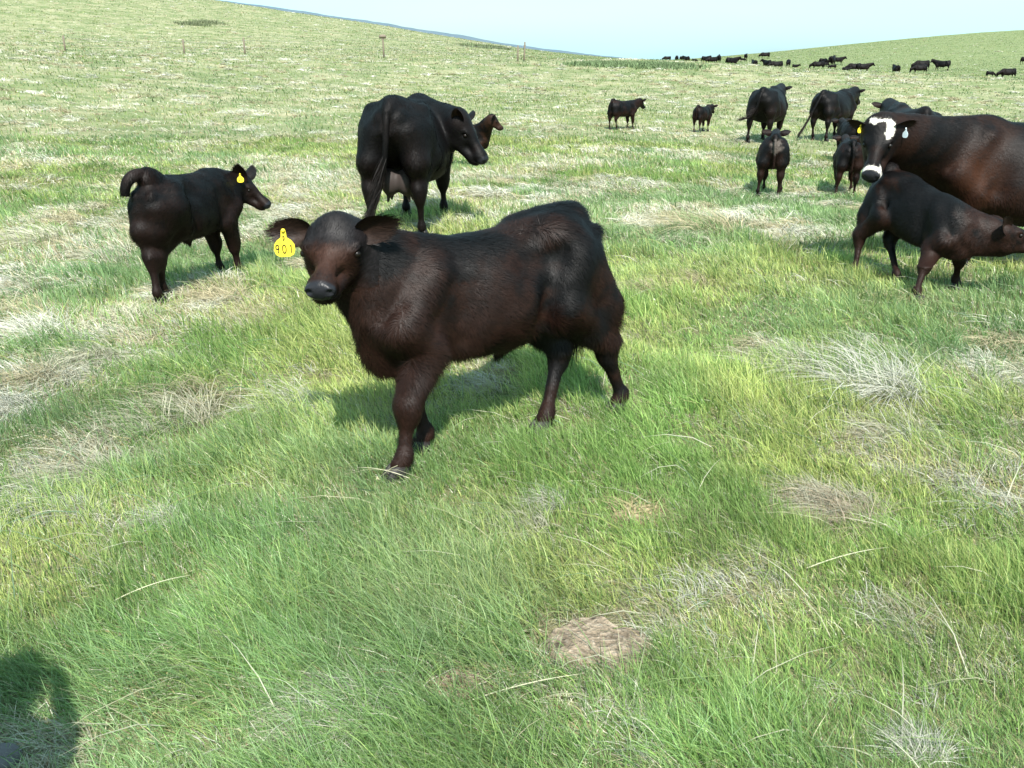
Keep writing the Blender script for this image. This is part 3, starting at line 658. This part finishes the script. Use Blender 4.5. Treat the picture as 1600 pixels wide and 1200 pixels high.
simple(1318, 303, (.25, .97), .74, 'calf', 'dark calf standing behind the muzzle of the white-faced cow', 44, tail=TAILK, pig=pig_base(amt=.7, seed=45), fur=12000, furW=.006, h=.014, hip=.01, wide=1.1,
       feet=dict(LF=('off', 0, 0), RF=('off', .05, -.05), LH=('off', -.05, .06), RH=('off', .05, -.0)))
simple(1322, 255, (.1, .97), .78, 'calf', 'dark calf between the tail-swinging cow and the white-faced cow', 47, tail=TAILK, pig=pig_base(amt=.4, seed=48), fur=8000, furW=.007, h=.016,
       feet=dict(), )
# white-faced cow on the right looking at the camera, and the calf suckling under her
c9, i9 = build_cattle('cow', (4.18, 7.28), (-.99, .10), 1.2, 'cow', bdrop=.07, hip=.055, poll=W(1378, 190, 7.0), face=(-.34, -.62, -.70), h=.014,
    tail=TAILC, pig=pig_base(amt=.26, brown=(.022, .0075, .0032), blaze=True, rust=True, seed=52), fur=60000, furL=1.4, furW=.0032, ears=((-.5, .9, .0), (-.35, -1, .1)), earopen=((1, .2, 0), (1, -.2, 0)), switch=500, wide=1.05,
    feet=dict(LF=('off', -.06, 0), RF=('off', .05, 0)))
tag(c9, 'white-faced black cow on the right edge looking at the camera, a calf suckling under her', 'cow')
b_, D_, O_, W_ = i9['earL']
ear_tag(c9, b_+D_*i9['EL']*.5+i9['locv']((0, -.03, -.02)), i9['locv'](unit((.35, -.9, 0))), V3(0, 0, 1), .06, M['tagw'])
b_, D_, O_, W_ = i9['earR']
ear_tag(c9, b_+D_*i9['EL']*.45+i9['locv']((0, -.03, 0)), i9['locv'](unit((.9, .3, 0))), V3(0, 0, 1), .05, M['tag'])
c10, i10 = build_cattle('calf', (3.04, 6.62), (.27, -.96), .80, 'calf', poll=W(1562, 350, 6.15), face=(.98, -.08, -.16), h=.011,
    tail=TAILK, pig=pig_base(amt=.8, seed=55), fur=50000, furL=1.3, furW=.0028, headL=.43, switch=300, ears=((-.4, .9, .2), (-.6, -.6, .55)), earopen=((.3, 1, 0), (.5, -1, .2)), fdrop=.13,
    feet=dict(LF=('px', 1492, 452), RF=('px', 1432, 470), LH=('px', 1400, 443), RH=('px', 1336, 432)), legT=1.05)
tag(c10, 'dark brown calf suckling beneath the white-faced cow, head hidden against her', 'calf')
c11, i11 = build_cattle('cow', (5.75, 13.4), (.15, .98), 1.22, 'cow', h=.025, tail=TAILC, pig=pig_base(amt=.35, seed=58), fur=5000, furW=.01)
tag(c11, 'brown-backed cow showing only its back beyond the white-faced cow', 'cow')

# ------------------------------------------------------------------ the far herd: a few poses built once, then copied with their parts
def proto(kind, pose, seed):
    H = 1.32 if kind == 'cow' else .8; kw = {}
    if pose == 'graze': kw = dict(poll=(1.02, 0, .58) if kind == 'cow' else (.95, 0, .55), face=(.35, 0, -.95))
    elif pose == 'stand': kw = dict(poll=(1.06, 0, 1.06) if kind == 'cow' else (.96, 0, 1.0), face=(.8, 0, -.6))
    elif pose == 'turn': kw = dict(poll=(.98, .12, 1.1) if kind == 'cow' else (.9, .1, 1.0), face=(.3, .8, -.5))
    if 'poll' in kw: kw['poll'] = tuple(np.array(kw['poll'])*H)
    r, i = build_cattle('cow' if kind == 'cow' else 'calf', (0, 0), (1, 0), H, kind, h=.035 if kind == 'cow' else .03, pig=pig_base(amt=.12, seed=seed), tail=TAILC if kind == 'cow' else TAILK, world=False, hooves=True, seed=seed,
                        feet=dict(LF=('off', .1, 0), RF=('off', -.05, 0), LH=('off', -.08, 0), RH=('off', .08, 0)), **kw)
    return r
PR = {(k, p): proto(k, p, 60+i) for i, (k, p) in enumerate([('cow', 'graze'), ('cow', 'stand'), ('cow', 'turn'), ('calf', 'graze'), ('calf', 'stand')])}
used = set()
def copy_tree(o, parent=None):
    c = o.copy(); COL.objects.link(c); c.parent = parent
    for ch in o.children: copy_tree(ch, c)
    return c
# px, foot row, height in picture (px), kind, pose, heading (degrees, 0 = picture right, 90 = away), lying, label
FAR = [
 (1042, 97, 7.5, 'cow', 'graze', 180, 'leftmost grazing cow of the far herd on the skyline'),
 (1057, 98, 8.5, 'cow', 'stand', 80, 'narrow cow seen end-on on the skyline, second from the left of the far herd'),
 (1065, 97, 7.5, 'cow', 'graze', 60, 'skyline cow grazing end-on, touching the taller one to its right'),
 (1072, 98.5, 9, 'cow', 'stand', 110, 'taller skyline cow at the right of the first small cluster'),
 (1085, 98, 5, 'calf', 'graze', 0, 'faint small calf alone on the skyline between two clusters'),
 (1102, 98.5, 10, 'cow', 'stand', 35, 'skyline cow with raised head left of the overlapping pair'),
 (1112, 102.5, 9, 'cow', 'graze', 200, 'dark cow grazing just below the skyline, left of the largest far cow'),
 (1123, 98, 11, 'cow', 'turn', 70, 'skyline cow with its head turned, behind the cow grazing below it'),
 (1143, 104.5, 14, 'cow', 'stand', 25, 'largest cow of the skyline group, body slanting up to the right'),
 (1165, 93.5, 8.5, 'cow', 'stand', 70, 'single cow standing higher on the slope, seen end-on against the sky'),
 (1195, 91.5, 9, 'cow', 'graze', 180, 'highest cow of the far herd, grazing to the left against the sky'),
 (1160, 105, 4.5, 'calf', 'graze', 0, 'tiny calf low in the grass right of the largest skyline cow'),
 (1178, 107, 10.5, 'cow', 'stand', 90, 'far cow seen straight from behind below the highest cow'),
 (1198, 107.5, 10, 'cow', 'turn', 110, 'far cow end-on touching the tail of the cow walking right'),
 (1212, 109.5, 11, 'cow', 'graze', 185, 'long dark far cow side-on with its head low'),
 (1231, 105, 11.5, 'cow', 'graze', 250, 'far cow coming downhill, above the tiny calf'),
 (1242, 110.5, 6, 'calf', 'stand', 10, 'tiny dark calf right below the downhill-walking cow'),
 (1286, 103, 11, 'cow', 'graze', 30, 'cow at the left of the trio on the middle of the far slope'),
 (1299, 103.5, 14.5, 'cow', 'stand', 60, 'tallest cow of the trio on the middle of the far slope'),
 (1309, 100.5, 10.5, 'cow', 'stand', 10, 'cow at the right of the trio, facing right on the far slope'),
 (1277, 113.5, 10, 'cow', 'graze', 170, 'blocky cow half sunk behind the ridge below the trio'),
 (1288, 114, 5.5, 'calf', 'graze', 0, 'low calf beside the blocky cow behind the ridge'),
 (1300, 115, 6, 'calf', 'graze', 180, 'small calf alone behind the ridge below the trio'),
 (1321, 117, 7, 'calf', 'stand', 0, 'calf at the left end of the dark line behind the ridge'),
 (1333, 117.5, 11, 'cow', 'graze', 180, 'middle cow of the dark line of cows behind the ridge'),
 (1347, 117, 11, 'cow', 'stand', 0, 'right-hand cow of the dark line of cows behind the ridge'),
 (1399, 117, 13, 'cow', 'stand', 85, 'far cow seen from behind alone in the gap of the slope'),
 (1439, 110, 14, 'cow', 'graze', 180, 'far cow grazing to the left, best seen on the right of the slope'),
 (1471, 110.5, 14, 'cow', 'turn', 140, 'far cow standing right of the cow grazing left'),
 (1435, 123, 11, 'cow', 'graze', 180, 'cow cut off by the ridge, below the cow grazing left'),
 (1464, 124, 5.5, 'calf', 'graze', 0, 'little calf nearly lost behind the ridge, right of the cut-off cow'),
 (1545, 127.5, 7, 'calf', 'graze', 0, 'low calf behind the ridge near the right edge'),
 (1572, 129, 12, 'cow', 'graze', 180, 'long cow behind the ridge near the right edge of the view'),
 (1597, 128, 8, 'cow', 'graze', 0, 'cow cut off by the right edge of the view behind the ridge'),
]
for (px, py, hp_, kind, pose, deg, lab) in FAR:
    key = (kind, pose); c = copy_tree(PR[key])
    d = ray(px, py); hdist = math.hypot(d[0], d[1]); H = (1.36 if kind == 'cow' else .82)*(.85 if pose == 'graze' and False else 1)
    dist = min(H*FPX/hp_/1.05, 235)               # how far away an animal of this size stands
    # of the far slope's ground points in this direction take the one that agrees with the picture row
    rs = np.linspace(max(66, dist*.72), min(dist*1.35, 300), 200); X = d[0]/hdist*rs; Y = d[1]/hdist*rs; G = ground(X, Y)
    el = (G-EYE)/rs; want = d[2]/hdist; k = np.argmin(np.abs(el-want)*400+np.abs(np.log(rs/dist))*1.5)
    c.location = (X[k], Y[k], G[k]-.03); s = (hp_*1.0*rs[k]/FPX)/(H*1.03); s = min(max(s, .8), 1.18); c.scale = (s, s, s)
    c.rotation_euler = (0, 0, R(deg)+math.atan2(-X[k], Y[k])*.0)
    tag(c, lab, kind, herd_tag)
for r_ in PR.values():
    for ch in list(r_.children): bpy.data.objects.remove(ch)
    bpy.data.objects.remove(r_)

# ------------------------------------------------------------------ grass: real blades, thinner and denser near the camera
PATS = [(930, 1012, .155, .12, (.27, .21, .15)), (722, 1080, .095, .065, (.22, .15, .11)), (1003, 812, .10, .07, (.30, .23, .13))]
PATS = [(hit(a, b), c, d, e) for a, b, c, d, e in PATS]
def sector(n, r0, r1, p, half):
    if abs(p-2) < 1e-6: r = r0*(r1/r0)**rng.random(n)
    else: r = (r0**(2-p)+rng.random(n)*(r1**(2-p)-r0**(2-p)))**(1/(2-p))
    a = (rng.random(n)*2-1)*half; return r*np.sin(a), r*np.cos(a), r
WIND = math.radians(205)                              # blades lie over towards the lower left, with local swirls
def flow(x, y):
    return WIND-1.15*sstep(3.4, 2.2, np.hypot(x, y))+(fbm(x*.55, y*.55, 21, 3)-.5)*5.0+(fbm(x*2.5, y*2.5, 25, 2)-.5)*2.0
def dryness(x, y, r):
    d = fbm(x*1.9, y*1.9, 31, 4)*.62+fbm(x*.35, y*.35, 37, 3)*.38
    side = -.035*np.clip(x/np.maximum(y, 1)/.5, -1, 1)*sstep(40, 8, r)      # greener on the right
    return d+side+.055*sstep(5, 14, r)+.02*sstep(25, 60, r)-.12*sstep(72, 84, r)*(x > 0)-.012*sstep(4.2, 2.4, r)
def blades(n, r0, r1, p, half, seg, w0, rw, hs, name_arr):
    x, y, r = sector(n, r0, r1, p, half)
    clump = fbm(x*3.1, y*3.1, 41, 3); d = dryness(x, y, r); pr = sstep(.50, .63, d+rng.normal(0, .02, n))
    dry = rng.random(n) < .20+.55*pr+.08*sstep(4, 14, r)
    keep = np.ones(n, bool)
    for (c, a, b, _) in PATS:
        q = ((x-c[0])/a)**2+((y-c[1])/b)**2; keep &= (q > (1.4 if a > .12 else 1.1)+.3*rng.normal(0, 1, n)) | (rng.random(n) < (.015 if a > .12 else .16))
    x, y, r, clump, d, pr, dry = [v[keep] for v in (x, y, r, clump, d, pr, dry)]; n = len(x)
    L = hs*(.042+.088*sstep(.25, .75, clump))*(.6+.8*rng.random(n))*(1-.25*dry)*(1+.35*sstep(2.8, 1.6, r)+.25*sstep(2.9, 3.6, r)*sstep(14, 9, r))
    th = flow(x, y)+rng.normal(0, 1.0, n); lean = np.clip(.12+.5*fbm(x*.8, y*.8, 47, 2)+rng.normal(0, .22, n)+.35*dry+.8*dry*(rng.random(n) < .45)+.2*sstep(2.9, 2.0, r), .05, 2.2)
    hx, hy = np.cos(th), np.sin(th)
    D = np.stack([hx*lean*.55, hy*lean*.55, np.ones(n)], 1); D /= np.linalg.norm(D, axis=1)[:, None]
    G = np.stack([hx*lean*.6, hy*lean*.6, -.15-.25*lean*lean], 1)
    fa = rng.random(n)*2*math.pi; N = np.stack([np.cos(fa), np.sin(fa), .2*np.ones(n)], 1)
    W = w0*np.maximum(1, r/rw)**.86*(.45+1.1*rng.random(n)**1.5)
    P = np.stack([x, y, ground(x, y)-.006], 1)
    t1 = fbm(x*1.3, y*1.3, 51, 3); t2 = fbm(x*.5+9, y*.5, 55, 3); j = rng.random(n)
    g = np.array([.18, .275, .08]); yg = np.array([.32, .36, .12]); bl = np.array([.175, .27, .135]); dk = np.array([.08, .15, .035])
    a = sstep(.30, .60, t1+rng.normal(0, .08, n))[:, None]; C = g*(1-a)+yg*a
    b = (sstep(.38, .62, t2+rng.normal(0, .08, n))*.75)[:, None]; C = C*(1-b)+bl*b
    k = (j < .18)[:, None]; C = np.where(k, dk, C)
    s1 = np.array([.44, .41, .27]); s2 = np.array([.36, .32, .16]); s3 = np.array([.24, .17, .09]); s0 = np.array([.50, .49, .38])
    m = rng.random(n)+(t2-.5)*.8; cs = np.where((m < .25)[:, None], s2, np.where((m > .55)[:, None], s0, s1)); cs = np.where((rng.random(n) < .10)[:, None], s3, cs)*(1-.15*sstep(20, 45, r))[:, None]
    C = np.where(dry[:, None], cs, C*((1.30-.50*sstep(3.5, 40, r))*(.62+.76*fbm(x*2.4, y*2.4, 77, 3)))[:, None])*(.6+.8*rng.random((n, 1)))  # near green painted lighter against blade shade; noise paints darker clumps like shaded gaps
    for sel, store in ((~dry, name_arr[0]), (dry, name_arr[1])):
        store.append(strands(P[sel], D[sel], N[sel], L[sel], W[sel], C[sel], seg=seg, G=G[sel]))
GR, ST = [], []
KQ = 1.0
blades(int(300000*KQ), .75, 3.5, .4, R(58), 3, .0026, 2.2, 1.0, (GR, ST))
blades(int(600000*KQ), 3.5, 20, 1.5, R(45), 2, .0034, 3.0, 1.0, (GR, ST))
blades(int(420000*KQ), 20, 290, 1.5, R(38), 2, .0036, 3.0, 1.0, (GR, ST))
# scattered long single blades lying over the sward near the camera
n = 1500; x, y, r = sector(n, 1.0, 9, 1.0, R(46)); th = flow(x, y)+rng.normal(0, .9, n); lean = .8+.9*rng.random(n); hx, hy = np.cos(th), np.sin(th)
D = np.stack([hx*lean, hy*lean, np.ones(n)], 1); D /= np.linalg.norm(D, axis=1)[:, None]; N = rng.normal(0, 1, (n, 3)); N[:, 2] = np.abs(N[:, 2])+.5
pal = np.array([[.20, .28, .10], [.16, .24, .14], [.42, .40, .26], [.50, .48, .36], [.28, .33, .10]])[rng.integers(0, 5, n)]
lg_ = strands(np.stack([x, y, ground(x, y)+.02], 1), D, N, .14+.20*rng.random(n), .0032*np.maximum(1, r/2.6)**.8*(.7+.6*rng.random(n)), pal, seg=3, G=np.stack([hx*.4, hy*.4, np.full(n, -.42)], 1)); GR.append(lg_)
def tufts(n, r0, r1, p, half, per, pos=None, size=1.0, seg=3, tone=None, flat=.5):
    if pos is None:
        x, y, r = sector(n*3, r0, r1, p, half); d = dryness(x, y, r); ok = np.argsort(-(d+rng.normal(0, .07, len(d))))[:n]; x, y, r = x[ok], y[ok], r[ok]
    else: x, y = pos[:, 0], pos[:, 1]; r = np.hypot(x, y); n = len(x)
    sz = size*(.6+.7*rng.random(n)); dirn = flow(x, y)+rng.normal(0, .5, n)
    i = np.repeat(np.arange(n), per); m = len(i); rad = sz[i]*.11*np.sqrt(rng.random(m))*1.3; a = rng.random(m)*2*math.pi
    px, py = x[i]+rad*np.cos(a), y[i]+rad*np.sin(a)*.8
    th = dirn[i]+rng.normal(0, .85, m); out = .5
    hx = np.cos(th)+out*np.cos(a); hy = np.sin(th)+out*np.sin(a); lean = flat*(.4+.9*rng.random(m))+.4*rng.random(m)
    L = sz[i]*(.13+.20*rng.random(m)); D = np.stack([hx*lean, hy*lean, np.full(m, .75)], 1); D /= np.linalg.norm(D, axis=1)[:, None]
    G = np.stack([hx*.35, hy*.35, np.full(m, -.62)], 1); N = rng.normal(0, 1, (m, 3)); N[:, 2] = np.abs(N[:, 2])+.6
    W = .0021*np.maximum(1, r[i]/3.0)**.9*(.6+.8*rng.random(m)); P = np.stack([px, py, ground(px, py)], 1)
    base = np.array([[.47, .45, .33], [.40, .35, .22], [.54, .53, .44]])[rng.integers(0, 3, n)]*(.78+.32*sstep(3, 7, r))[:, None] if tone is None else np.tile(tone, (n, 1))
    C = base[i]*(.6+.6*rng.random((m, 1)))
    ST.append(strands(P, D, N, L, W, C, seg=seg, G=G))
tufts(760, 3.2, 13, .9, R(44), 110, size=.7)
tufts(1000, 1.1, 5.5, .8, R(46), 45, size=.36)
tufts(1700, 8, 60, 1.2, R(38), 34, seg=2, size=.95)
tufts(1800, 45, 280, 1.5, R(38), 16, seg=2, size=1.2)
named = [(210, 500, 1.5), (60, 530, 1.4), (150, 560, 1.1), (30, 640, 1.1), (350, 470, 1.2), (420, 500, .9), (1110, 360, 1.7), (1150, 345, 1.7), (1070, 375, 1.4), (1370, 600, 1.3), (1400, 612, 1.1), (1075, 445, 1.0), (1010, 460, 1.0),
         (460, 640, 1.0), (280, 660, 1.1), (300, 630, 1.0), (240, 650, .9), (500, 640, .9), (70, 380, 1.3), (1240, 580, 1.0), (1330, 800, .7), (1260, 790, .7), (330, 985, .6), (560, 1130, .65), (600, 1100, .6), (520, 1150, .5), (150, 745, .8), (860, 790, .7), (1440, 1180, .5), (1110, 820, .5),
         (260, 815, .6), (60, 790, .8), (110, 800, .6), (820, 830, .6), (1190, 870, .5)]
npos = np.array([hit(a, b) for a, b, _ in named])
for (q, (a, b, s_)) in zip(npos, named): tufts(1, 0, 0, 0, 0, 380, pos=q[None], size=s_)
tufts(1, 0, 0, 0, 0, 420, pos=hit(1325, 820)[None], size=1.0, tone=(.30, .24, .17), flat=.7); tufts(1, 0, 0, 0, 0, 300, pos=hit(1290, 790)[None], size=.9, tone=(.42, .34, .24), flat=.9)
tufts(1, 0, 0, 0, 0, 220, pos=hit(1003, 806)[None], size=.55, tone=(.36, .29, .16), flat=.8)
# a few long pale single stems lying over the sward
longs = [(640, 758, 560, 752, .5), (180, 952, 300, 925, .4), (720, 1115, 910, 1082, .3), (985, 1135, 1035, 1198, .2), (1260, 900, 1385, 880, .3), (375, 640, 385, 560, .3)]
for (a, b, c, d, _) in longs:
    p0, p1 = hit(a, b), hit(c, d); m = (p0+p1)/2; m[2] += .07; p0[2] += .03; p1[2] += .06
    t = np.linspace(0, 1, 9)[:, None]; pts = (1-t)**2*p0+2*t*(1-t)*m+t*t*p1; T_ = np.gradient(pts, axis=0); S_ = np.cross(T_, V3(0, -.4, 1)); S_ /= np.linalg.norm(S_, axis=1)[:, None]
    w = .0018*(1-t**2*.8); V_ = np.stack([pts-S_*w, pts+S_*w], 1).reshape(-1, 3); Qs = np.array([(2*i, 2*i+1, 2*i+3, 2*i+2) for i in range(8)])
    ST.append((V_, Qs, np.zeros((0, 3), int), np.tile([.5, .47, .33], (18, 1))))
def join(name, L, mat, label, cat):
    off = 0; Vs, Qs, Ts, Cs = [], [], [], []
    for (v, q, t, c) in L:
        Vs.append(v); Cs.append(c)
        if q is not None: Qs.append(q+off)
        Ts.append(t+off); off += len(v)
    o = mk(name, np.concatenate(Vs), np.concatenate(Qs), np.concatenate(Ts), mat, None, np.concatenate(Cs)); tag(o, label, cat, kind='stuff'); return o
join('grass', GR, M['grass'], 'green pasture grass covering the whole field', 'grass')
join('dry_grass', ST, M['straw'], 'pale dry straw-coloured tufts and stems through the green pasture', 'dry grass')

# ------------------------------------------------------------------ dried cow pats, stone, fence posts, dark scrub
PL = ['large flat dried cow pat lying bare in the grass in front', 'small half buried brown cow pat left of the large one', 'orange brown crumbling cow pat behind the large one']
for (c, a, b, colr_), lab in zip(PATS, PL):
    nr_, na_ = 26, 64; V_ = []; C_ = []
    for i in range(nr_):
        t = i/(nr_-1)
        for j in range(na_):
            w = 2*math.pi*j/na_; q = 1+.34*(fbm(np.array([math.cos(w)*1.7+5]), np.array([math.sin(w)*1.7+a*90]), 61, 3)[0]-.5)*2
            x, y = c[0]+a*q*t*math.cos(w), c[1]+b*q*t*math.sin(w); n1 = fbm(np.array([x*26]), np.array([y*26]), 63, 5)[0]-.5; n2 = fbm(np.array([x*110]), np.array([y*110]), 67, 3)[0]-.5
            z = float(ground(x, y))+(.026*(1-t**8)+.014*n1+.010*n2+.007*math.exp(-((t-.88)/.06)**2))*(1 if i < nr_-1 else 0)-.01*(i == nr_-1)
            V_.append((x, y, z)); k = .8+1.1*n1+1.0*n2; C_.append(np.clip(np.array(colr_)*k+np.array([.04, .04, .04])*(n2 > .12), .01, 1))
    Qs = [(i*na_+j, (i+1)*na_+j, (i+1)*na_+(j+1) % na_, i*na_+(j+1) % na_) for i in range(nr_-1) for j in range(na_)]
    o = mk('cow_pat', V_, Qs, None, M['dung'], None, np.array(C_)); tag(o, lab, 'cow pat', 'dried cow pats in the grass')
p = hit(12, 1188); v, q, t = ball((0, 0, 0), 1, 24, 16); n1 = noise3(v, 2.3, 5)-.5; v = v*(1+.5*n1[:, None])*np.array([.05, .045, .03]); v += p+V3(-.015, -.01, .01)
o = mk('stone', v, q, t, M['stone']); tag(o, 'grey mottled stone in the shaded grass at the lower left corner', 'stone')
FP = [(102, 79, 19, 'weathered fence post farthest left on the hillside'), (288, 84, 19, 'grey fence post second from the left on the hillside'), (383, 85, 22, 'dark fence post third from the left, nearest before the tall one'),
      (600, 91, 32, 'tall fence post with a thicker top, middle of the hillside'), (809, 96, 22, 'short post of the pair at the right end of the fence'), (819, 96, 27, 'taller leaning post of the pair at the right end of the fence')]
posts = []
for (px, py, hh, lab) in FP:
    p = hit(px, py); Hh = hh*math.hypot(p[0], p[1])/FPX; lean = (rng.random()-.5)*.1
    V_, Q_, T_ = tube([(0, 0, -.2), (lean*.3, 0, Hh*.4), (lean, 0, Hh*.97), (lean*1.02, 0, Hh)], [.06, .055, .05, .035], 9)
    r_ = empty('fence_post', p); mk('post', V_, Q_, T_, M['post'], r_)
    V_, Q_, T_ = tube([(lean*.85-.1, -.0, Hh*.8), (lean*.85+.1, 0, Hh*.82)], [.02, .02], 6); mk('wire_clip', V_, Q_, T_, M['wire'], r_)
    if hh == 32:
        V_, Q_, T_ = tube([(lean-.22, 0, Hh*.9), (lean, 0, Hh*.93), (lean+.2, 0, Hh*.91)], [.1, .12, .09], 8); mk('brace', V_, Q_, T_, M['post'], r_)
    tag(r_, lab, 'fence post', 'fence posts along the hillside'); posts.append((p, Hh))
# two sagging wires between the posts
wv, wq, o_ = [], [], 0
for i in range(len(posts)-1):
    for fr in (.45, .85):
        a, b = posts[i][0]+V3(0, 0, posts[i][1]*fr), posts[i+1][0]+V3(0, 0, posts[i+1][1]*fr); t = np.linspace(0, 1, 24)[:, None]; pts = a*(1-t)+b*t
        pts[:, 2] = np.maximum(pts[:, 2]-.12*(4*t*(1-t))[:, 0], ground(pts[:, 0], pts[:, 1])+.15)
        V_, Q_, T_ = tube(pts, [.006]*24, 4); wv.append(V_); wq.append(Q_+o_); o_ += len(V_)
o = mk('fence_wire', np.concatenate(wv), np.concatenate(wq), None, M['wire']); tag(o, 'thin sagging wires strung between the hillside fence posts', 'fence wire')
# low dark scrub patches on the hill, made of small leafy sprays
scrub_m = material('scrub', .8, .2)
def scrub(name, pts, hgt, dens, colr_, label, cat, kind=None):
    Ps = []
    for (px, py, wdt) in pts:
        c = hit(px, py); r = math.hypot(c[0], c[1]); n = int(dens*wdt/10); w = wdt*r/FPX
        ang = math.atan2(c[0], c[1]); tx, ty = math.cos(ang), -math.sin(ang); u_ = rng.normal(0, .45, n)*w; v_ = rng.normal(0, .6, n)*1.1
        x, y = c[0]+tx*u_+ty*0+math.sin(ang)*v_, c[1]+ty*u_+math.cos(ang)*v_; Ps.append(np.stack([x, y, ground(x, y)], 1))
    P = np.concatenate(Ps); n = len(P); D = rng.normal(0, .45, (n, 3)); D[:, 2] = 1; D /= np.linalg.norm(D, axis=1)[:, None]; N = rng.normal(0, 1, (n, 3))
    v, q, t, c = strands(P, D, N, hgt*(.5+rng.random(n)), np.full(n, .09), np.array(colr_)*(.6+.8*rng.random((n, 1))), seg=2)
    o = mk(name, v, q, t, scrub_m, None, c); tag(o, label, cat, kind=kind); return o
scrub('scrub_patch', [(300, 39, 22), (325, 36, 22)], .3, 200, (.11, .13, .07), 'dark low scrub patch high on the left hill', 'scrub')
scrub('scrub_patch', [(745, 74, 26), (775, 76, 26)], .35, 200, (.11, .14, .07), 'low scrub patch near the skyline above the fence pair', 'scrub')
scrub('scrub_patch', [(930, 101, 40), (985, 103, 60), (1040, 105, 50)], .2, 500, (.12, .17, .08), 'long dark green strip of low growth below the skyline dip', 'scrub')
# far ridge just peeking over the left hill, blue haze put into its colour
az = [math.atan2(ray(p, 60)[0], ray(p, 60)[1]) for p in (330, 1050)]; m = 260; A_ = np.linspace(az[0], az[1], m); V_ = []
for i, a in enumerate(A_):
    rr_ = np.linspace(60, 420, 120); sk = np.max((ground(rr_*math.sin(a), rr_*math.cos(a), False)-EYE)/rr_); D_ = 620
    zt = EYE+D_*(sk+.0030*math.sin(math.pi*min(1, (i/m)*1.05))**.6*(.6+.9*fbm(np.array([i*.09]), np.array([3.3]), 71, 4)[0]))
    for (rr2, z) in ((D_-60, zt-22), (D_-10, zt-2), (D_, zt), (D_+15, zt-1), (D_+80, zt-30)): V_.append((rr2*math.sin(a), rr2*math.cos(a), z))
Qs = [(i*5+j, (i+1)*5+j, (i+1)*5+j+1, i*5+j+1) for i in range(m-1) for j in range(4)]
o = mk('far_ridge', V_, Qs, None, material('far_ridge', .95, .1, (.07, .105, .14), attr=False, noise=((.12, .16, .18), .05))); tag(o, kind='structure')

# ------------------------------------------------------------------ a person standing just left of the frame, whose shadow falls on the grass
pp = (-1.14, .52); gz = float(ground(*pp)); pr_ = empty('person', (pp[0], pp[1], gz), 0)
def figure(parts, h=.014, it=2):
    S = SDF((-.45, -.35, -.02), (.45, .45, 1.85), h)
    for (a, b, r0, r1, k, sq) in parts: S.cone(a, b, r0, r1, k, sq)
    v, q = S.mesh(); return relax(v, q, it), q
arm = lambda s: [((s*.19, 0, 1.42), (s*.22, .04, 1.14), .05, .042, .03, 1), ((s*.22, .04, 1.14), (s*.16, .26, 1.26), .04, .03, .02, 1), ((s*.16, .26, 1.26), (s*.10, .33, 1.33), .03, .026, .02, 1)]
fing = [((s*.10, .33, 1.33), (s*(.085-.012*i), .375, 1.345+.016*i), .017, .009, .008, 1) for s in (1, -1) for i in range(4)]+[((s*.10, .33, 1.33), (s*.05, .34, 1.38), .014, .009, .008, 1) for s in (1, -1)]
skinp = [((0, .02, 1.60), (0, .03, 1.66), .095, .10, .02, .85), ((0, .05, 1.53), (0, .06, 1.56), .055, .06, .04, .9), ((0, .10, 1.585), (0, .125, 1.572), .014, .015, .02, 1), ((.085, .02, 1.60), (.09, .01, 1.62), .018, .016, .01, 1), ((-.085, .02, 1.60), (-.09, .01, 1.62), .018, .016, .01, 1),
         ((0, 0, 1.5), (0, 0, 1.42), .055, .07, .04, 1), ((0, 0, 1.4), (0, 0, 1.0), .13, .13, .06, .8), ((.09, 0, .95), (.1, .01, .5), .085, .055, .05, 1), ((-.09, 0, .95), (-.1, .01, .5), .085, .055, .05, 1), ((.1, .01, .5), (.1, -.01, .1), .05, .035, .03, 1), ((-.1, .01, .5), (-.1, -.01, .1), .05, .035, .03, 1)]+arm(1)+arm(-1)+fing
v, q = figure(skinp, .011); mk('body', v, q, None, M['skin'], pr_)
jk = [((.13, 0, 1.40), (-.13, 0, 1.40), .10, .10, .06, 1), ((0, 0, 1.36), (0, 0, .95), .175, .165, .08, 1)]+[((s*.18, 0, 1.42), (s*.225, .04, 1.13), .078, .064, .04, 1) for s in (1, -1)]+[((s*.225, .04, 1.13), (s*.175, .22, 1.24), .062, .048, .03, 1) for s in (1, -1)]
v, q = figure(jk); mk('jacket', v, q, None, M['cloth'], pr_)
jn = [((s*.085, 0, .93), (s*.1, .01, .5), .12, .085, .05, 1) for s in (1, -1)]+[((s*.1, .01, .5), (s*.1, -.01, .08), .082, .07, .03, 1) for s in (1, -1)]
v, q = figure(jn); mk('jeans', v, q, None, M['denim'], pr_)
bt = [((s*.1, -.03, .05), (s*.105, .15, .035), .055, .045, .03, 1) for s in (1, -1)]
v, q = figure(bt); mk('boots', v, q, None, M['hoof'], pr_)
hat = [((0, .02, 1.70), (0, .03, 1.73), .108, .09, .03, 1), ((0, .1, 1.67), (0, .17, 1.655), .06, .04, .02, 1)]
v, q = figure(hat); mk('cap', v, q, None, M['cloth'], pr_)
for s in (1, -1):
    v, q, t = ball((s*.034, .098, 1.62), .012, 10, 8); mk('eye', v, q, t, M['eye'], pr_)
tag(pr_, 'person in dark jacket and cap outside the frame, casting the shadow at lower left', 'person')
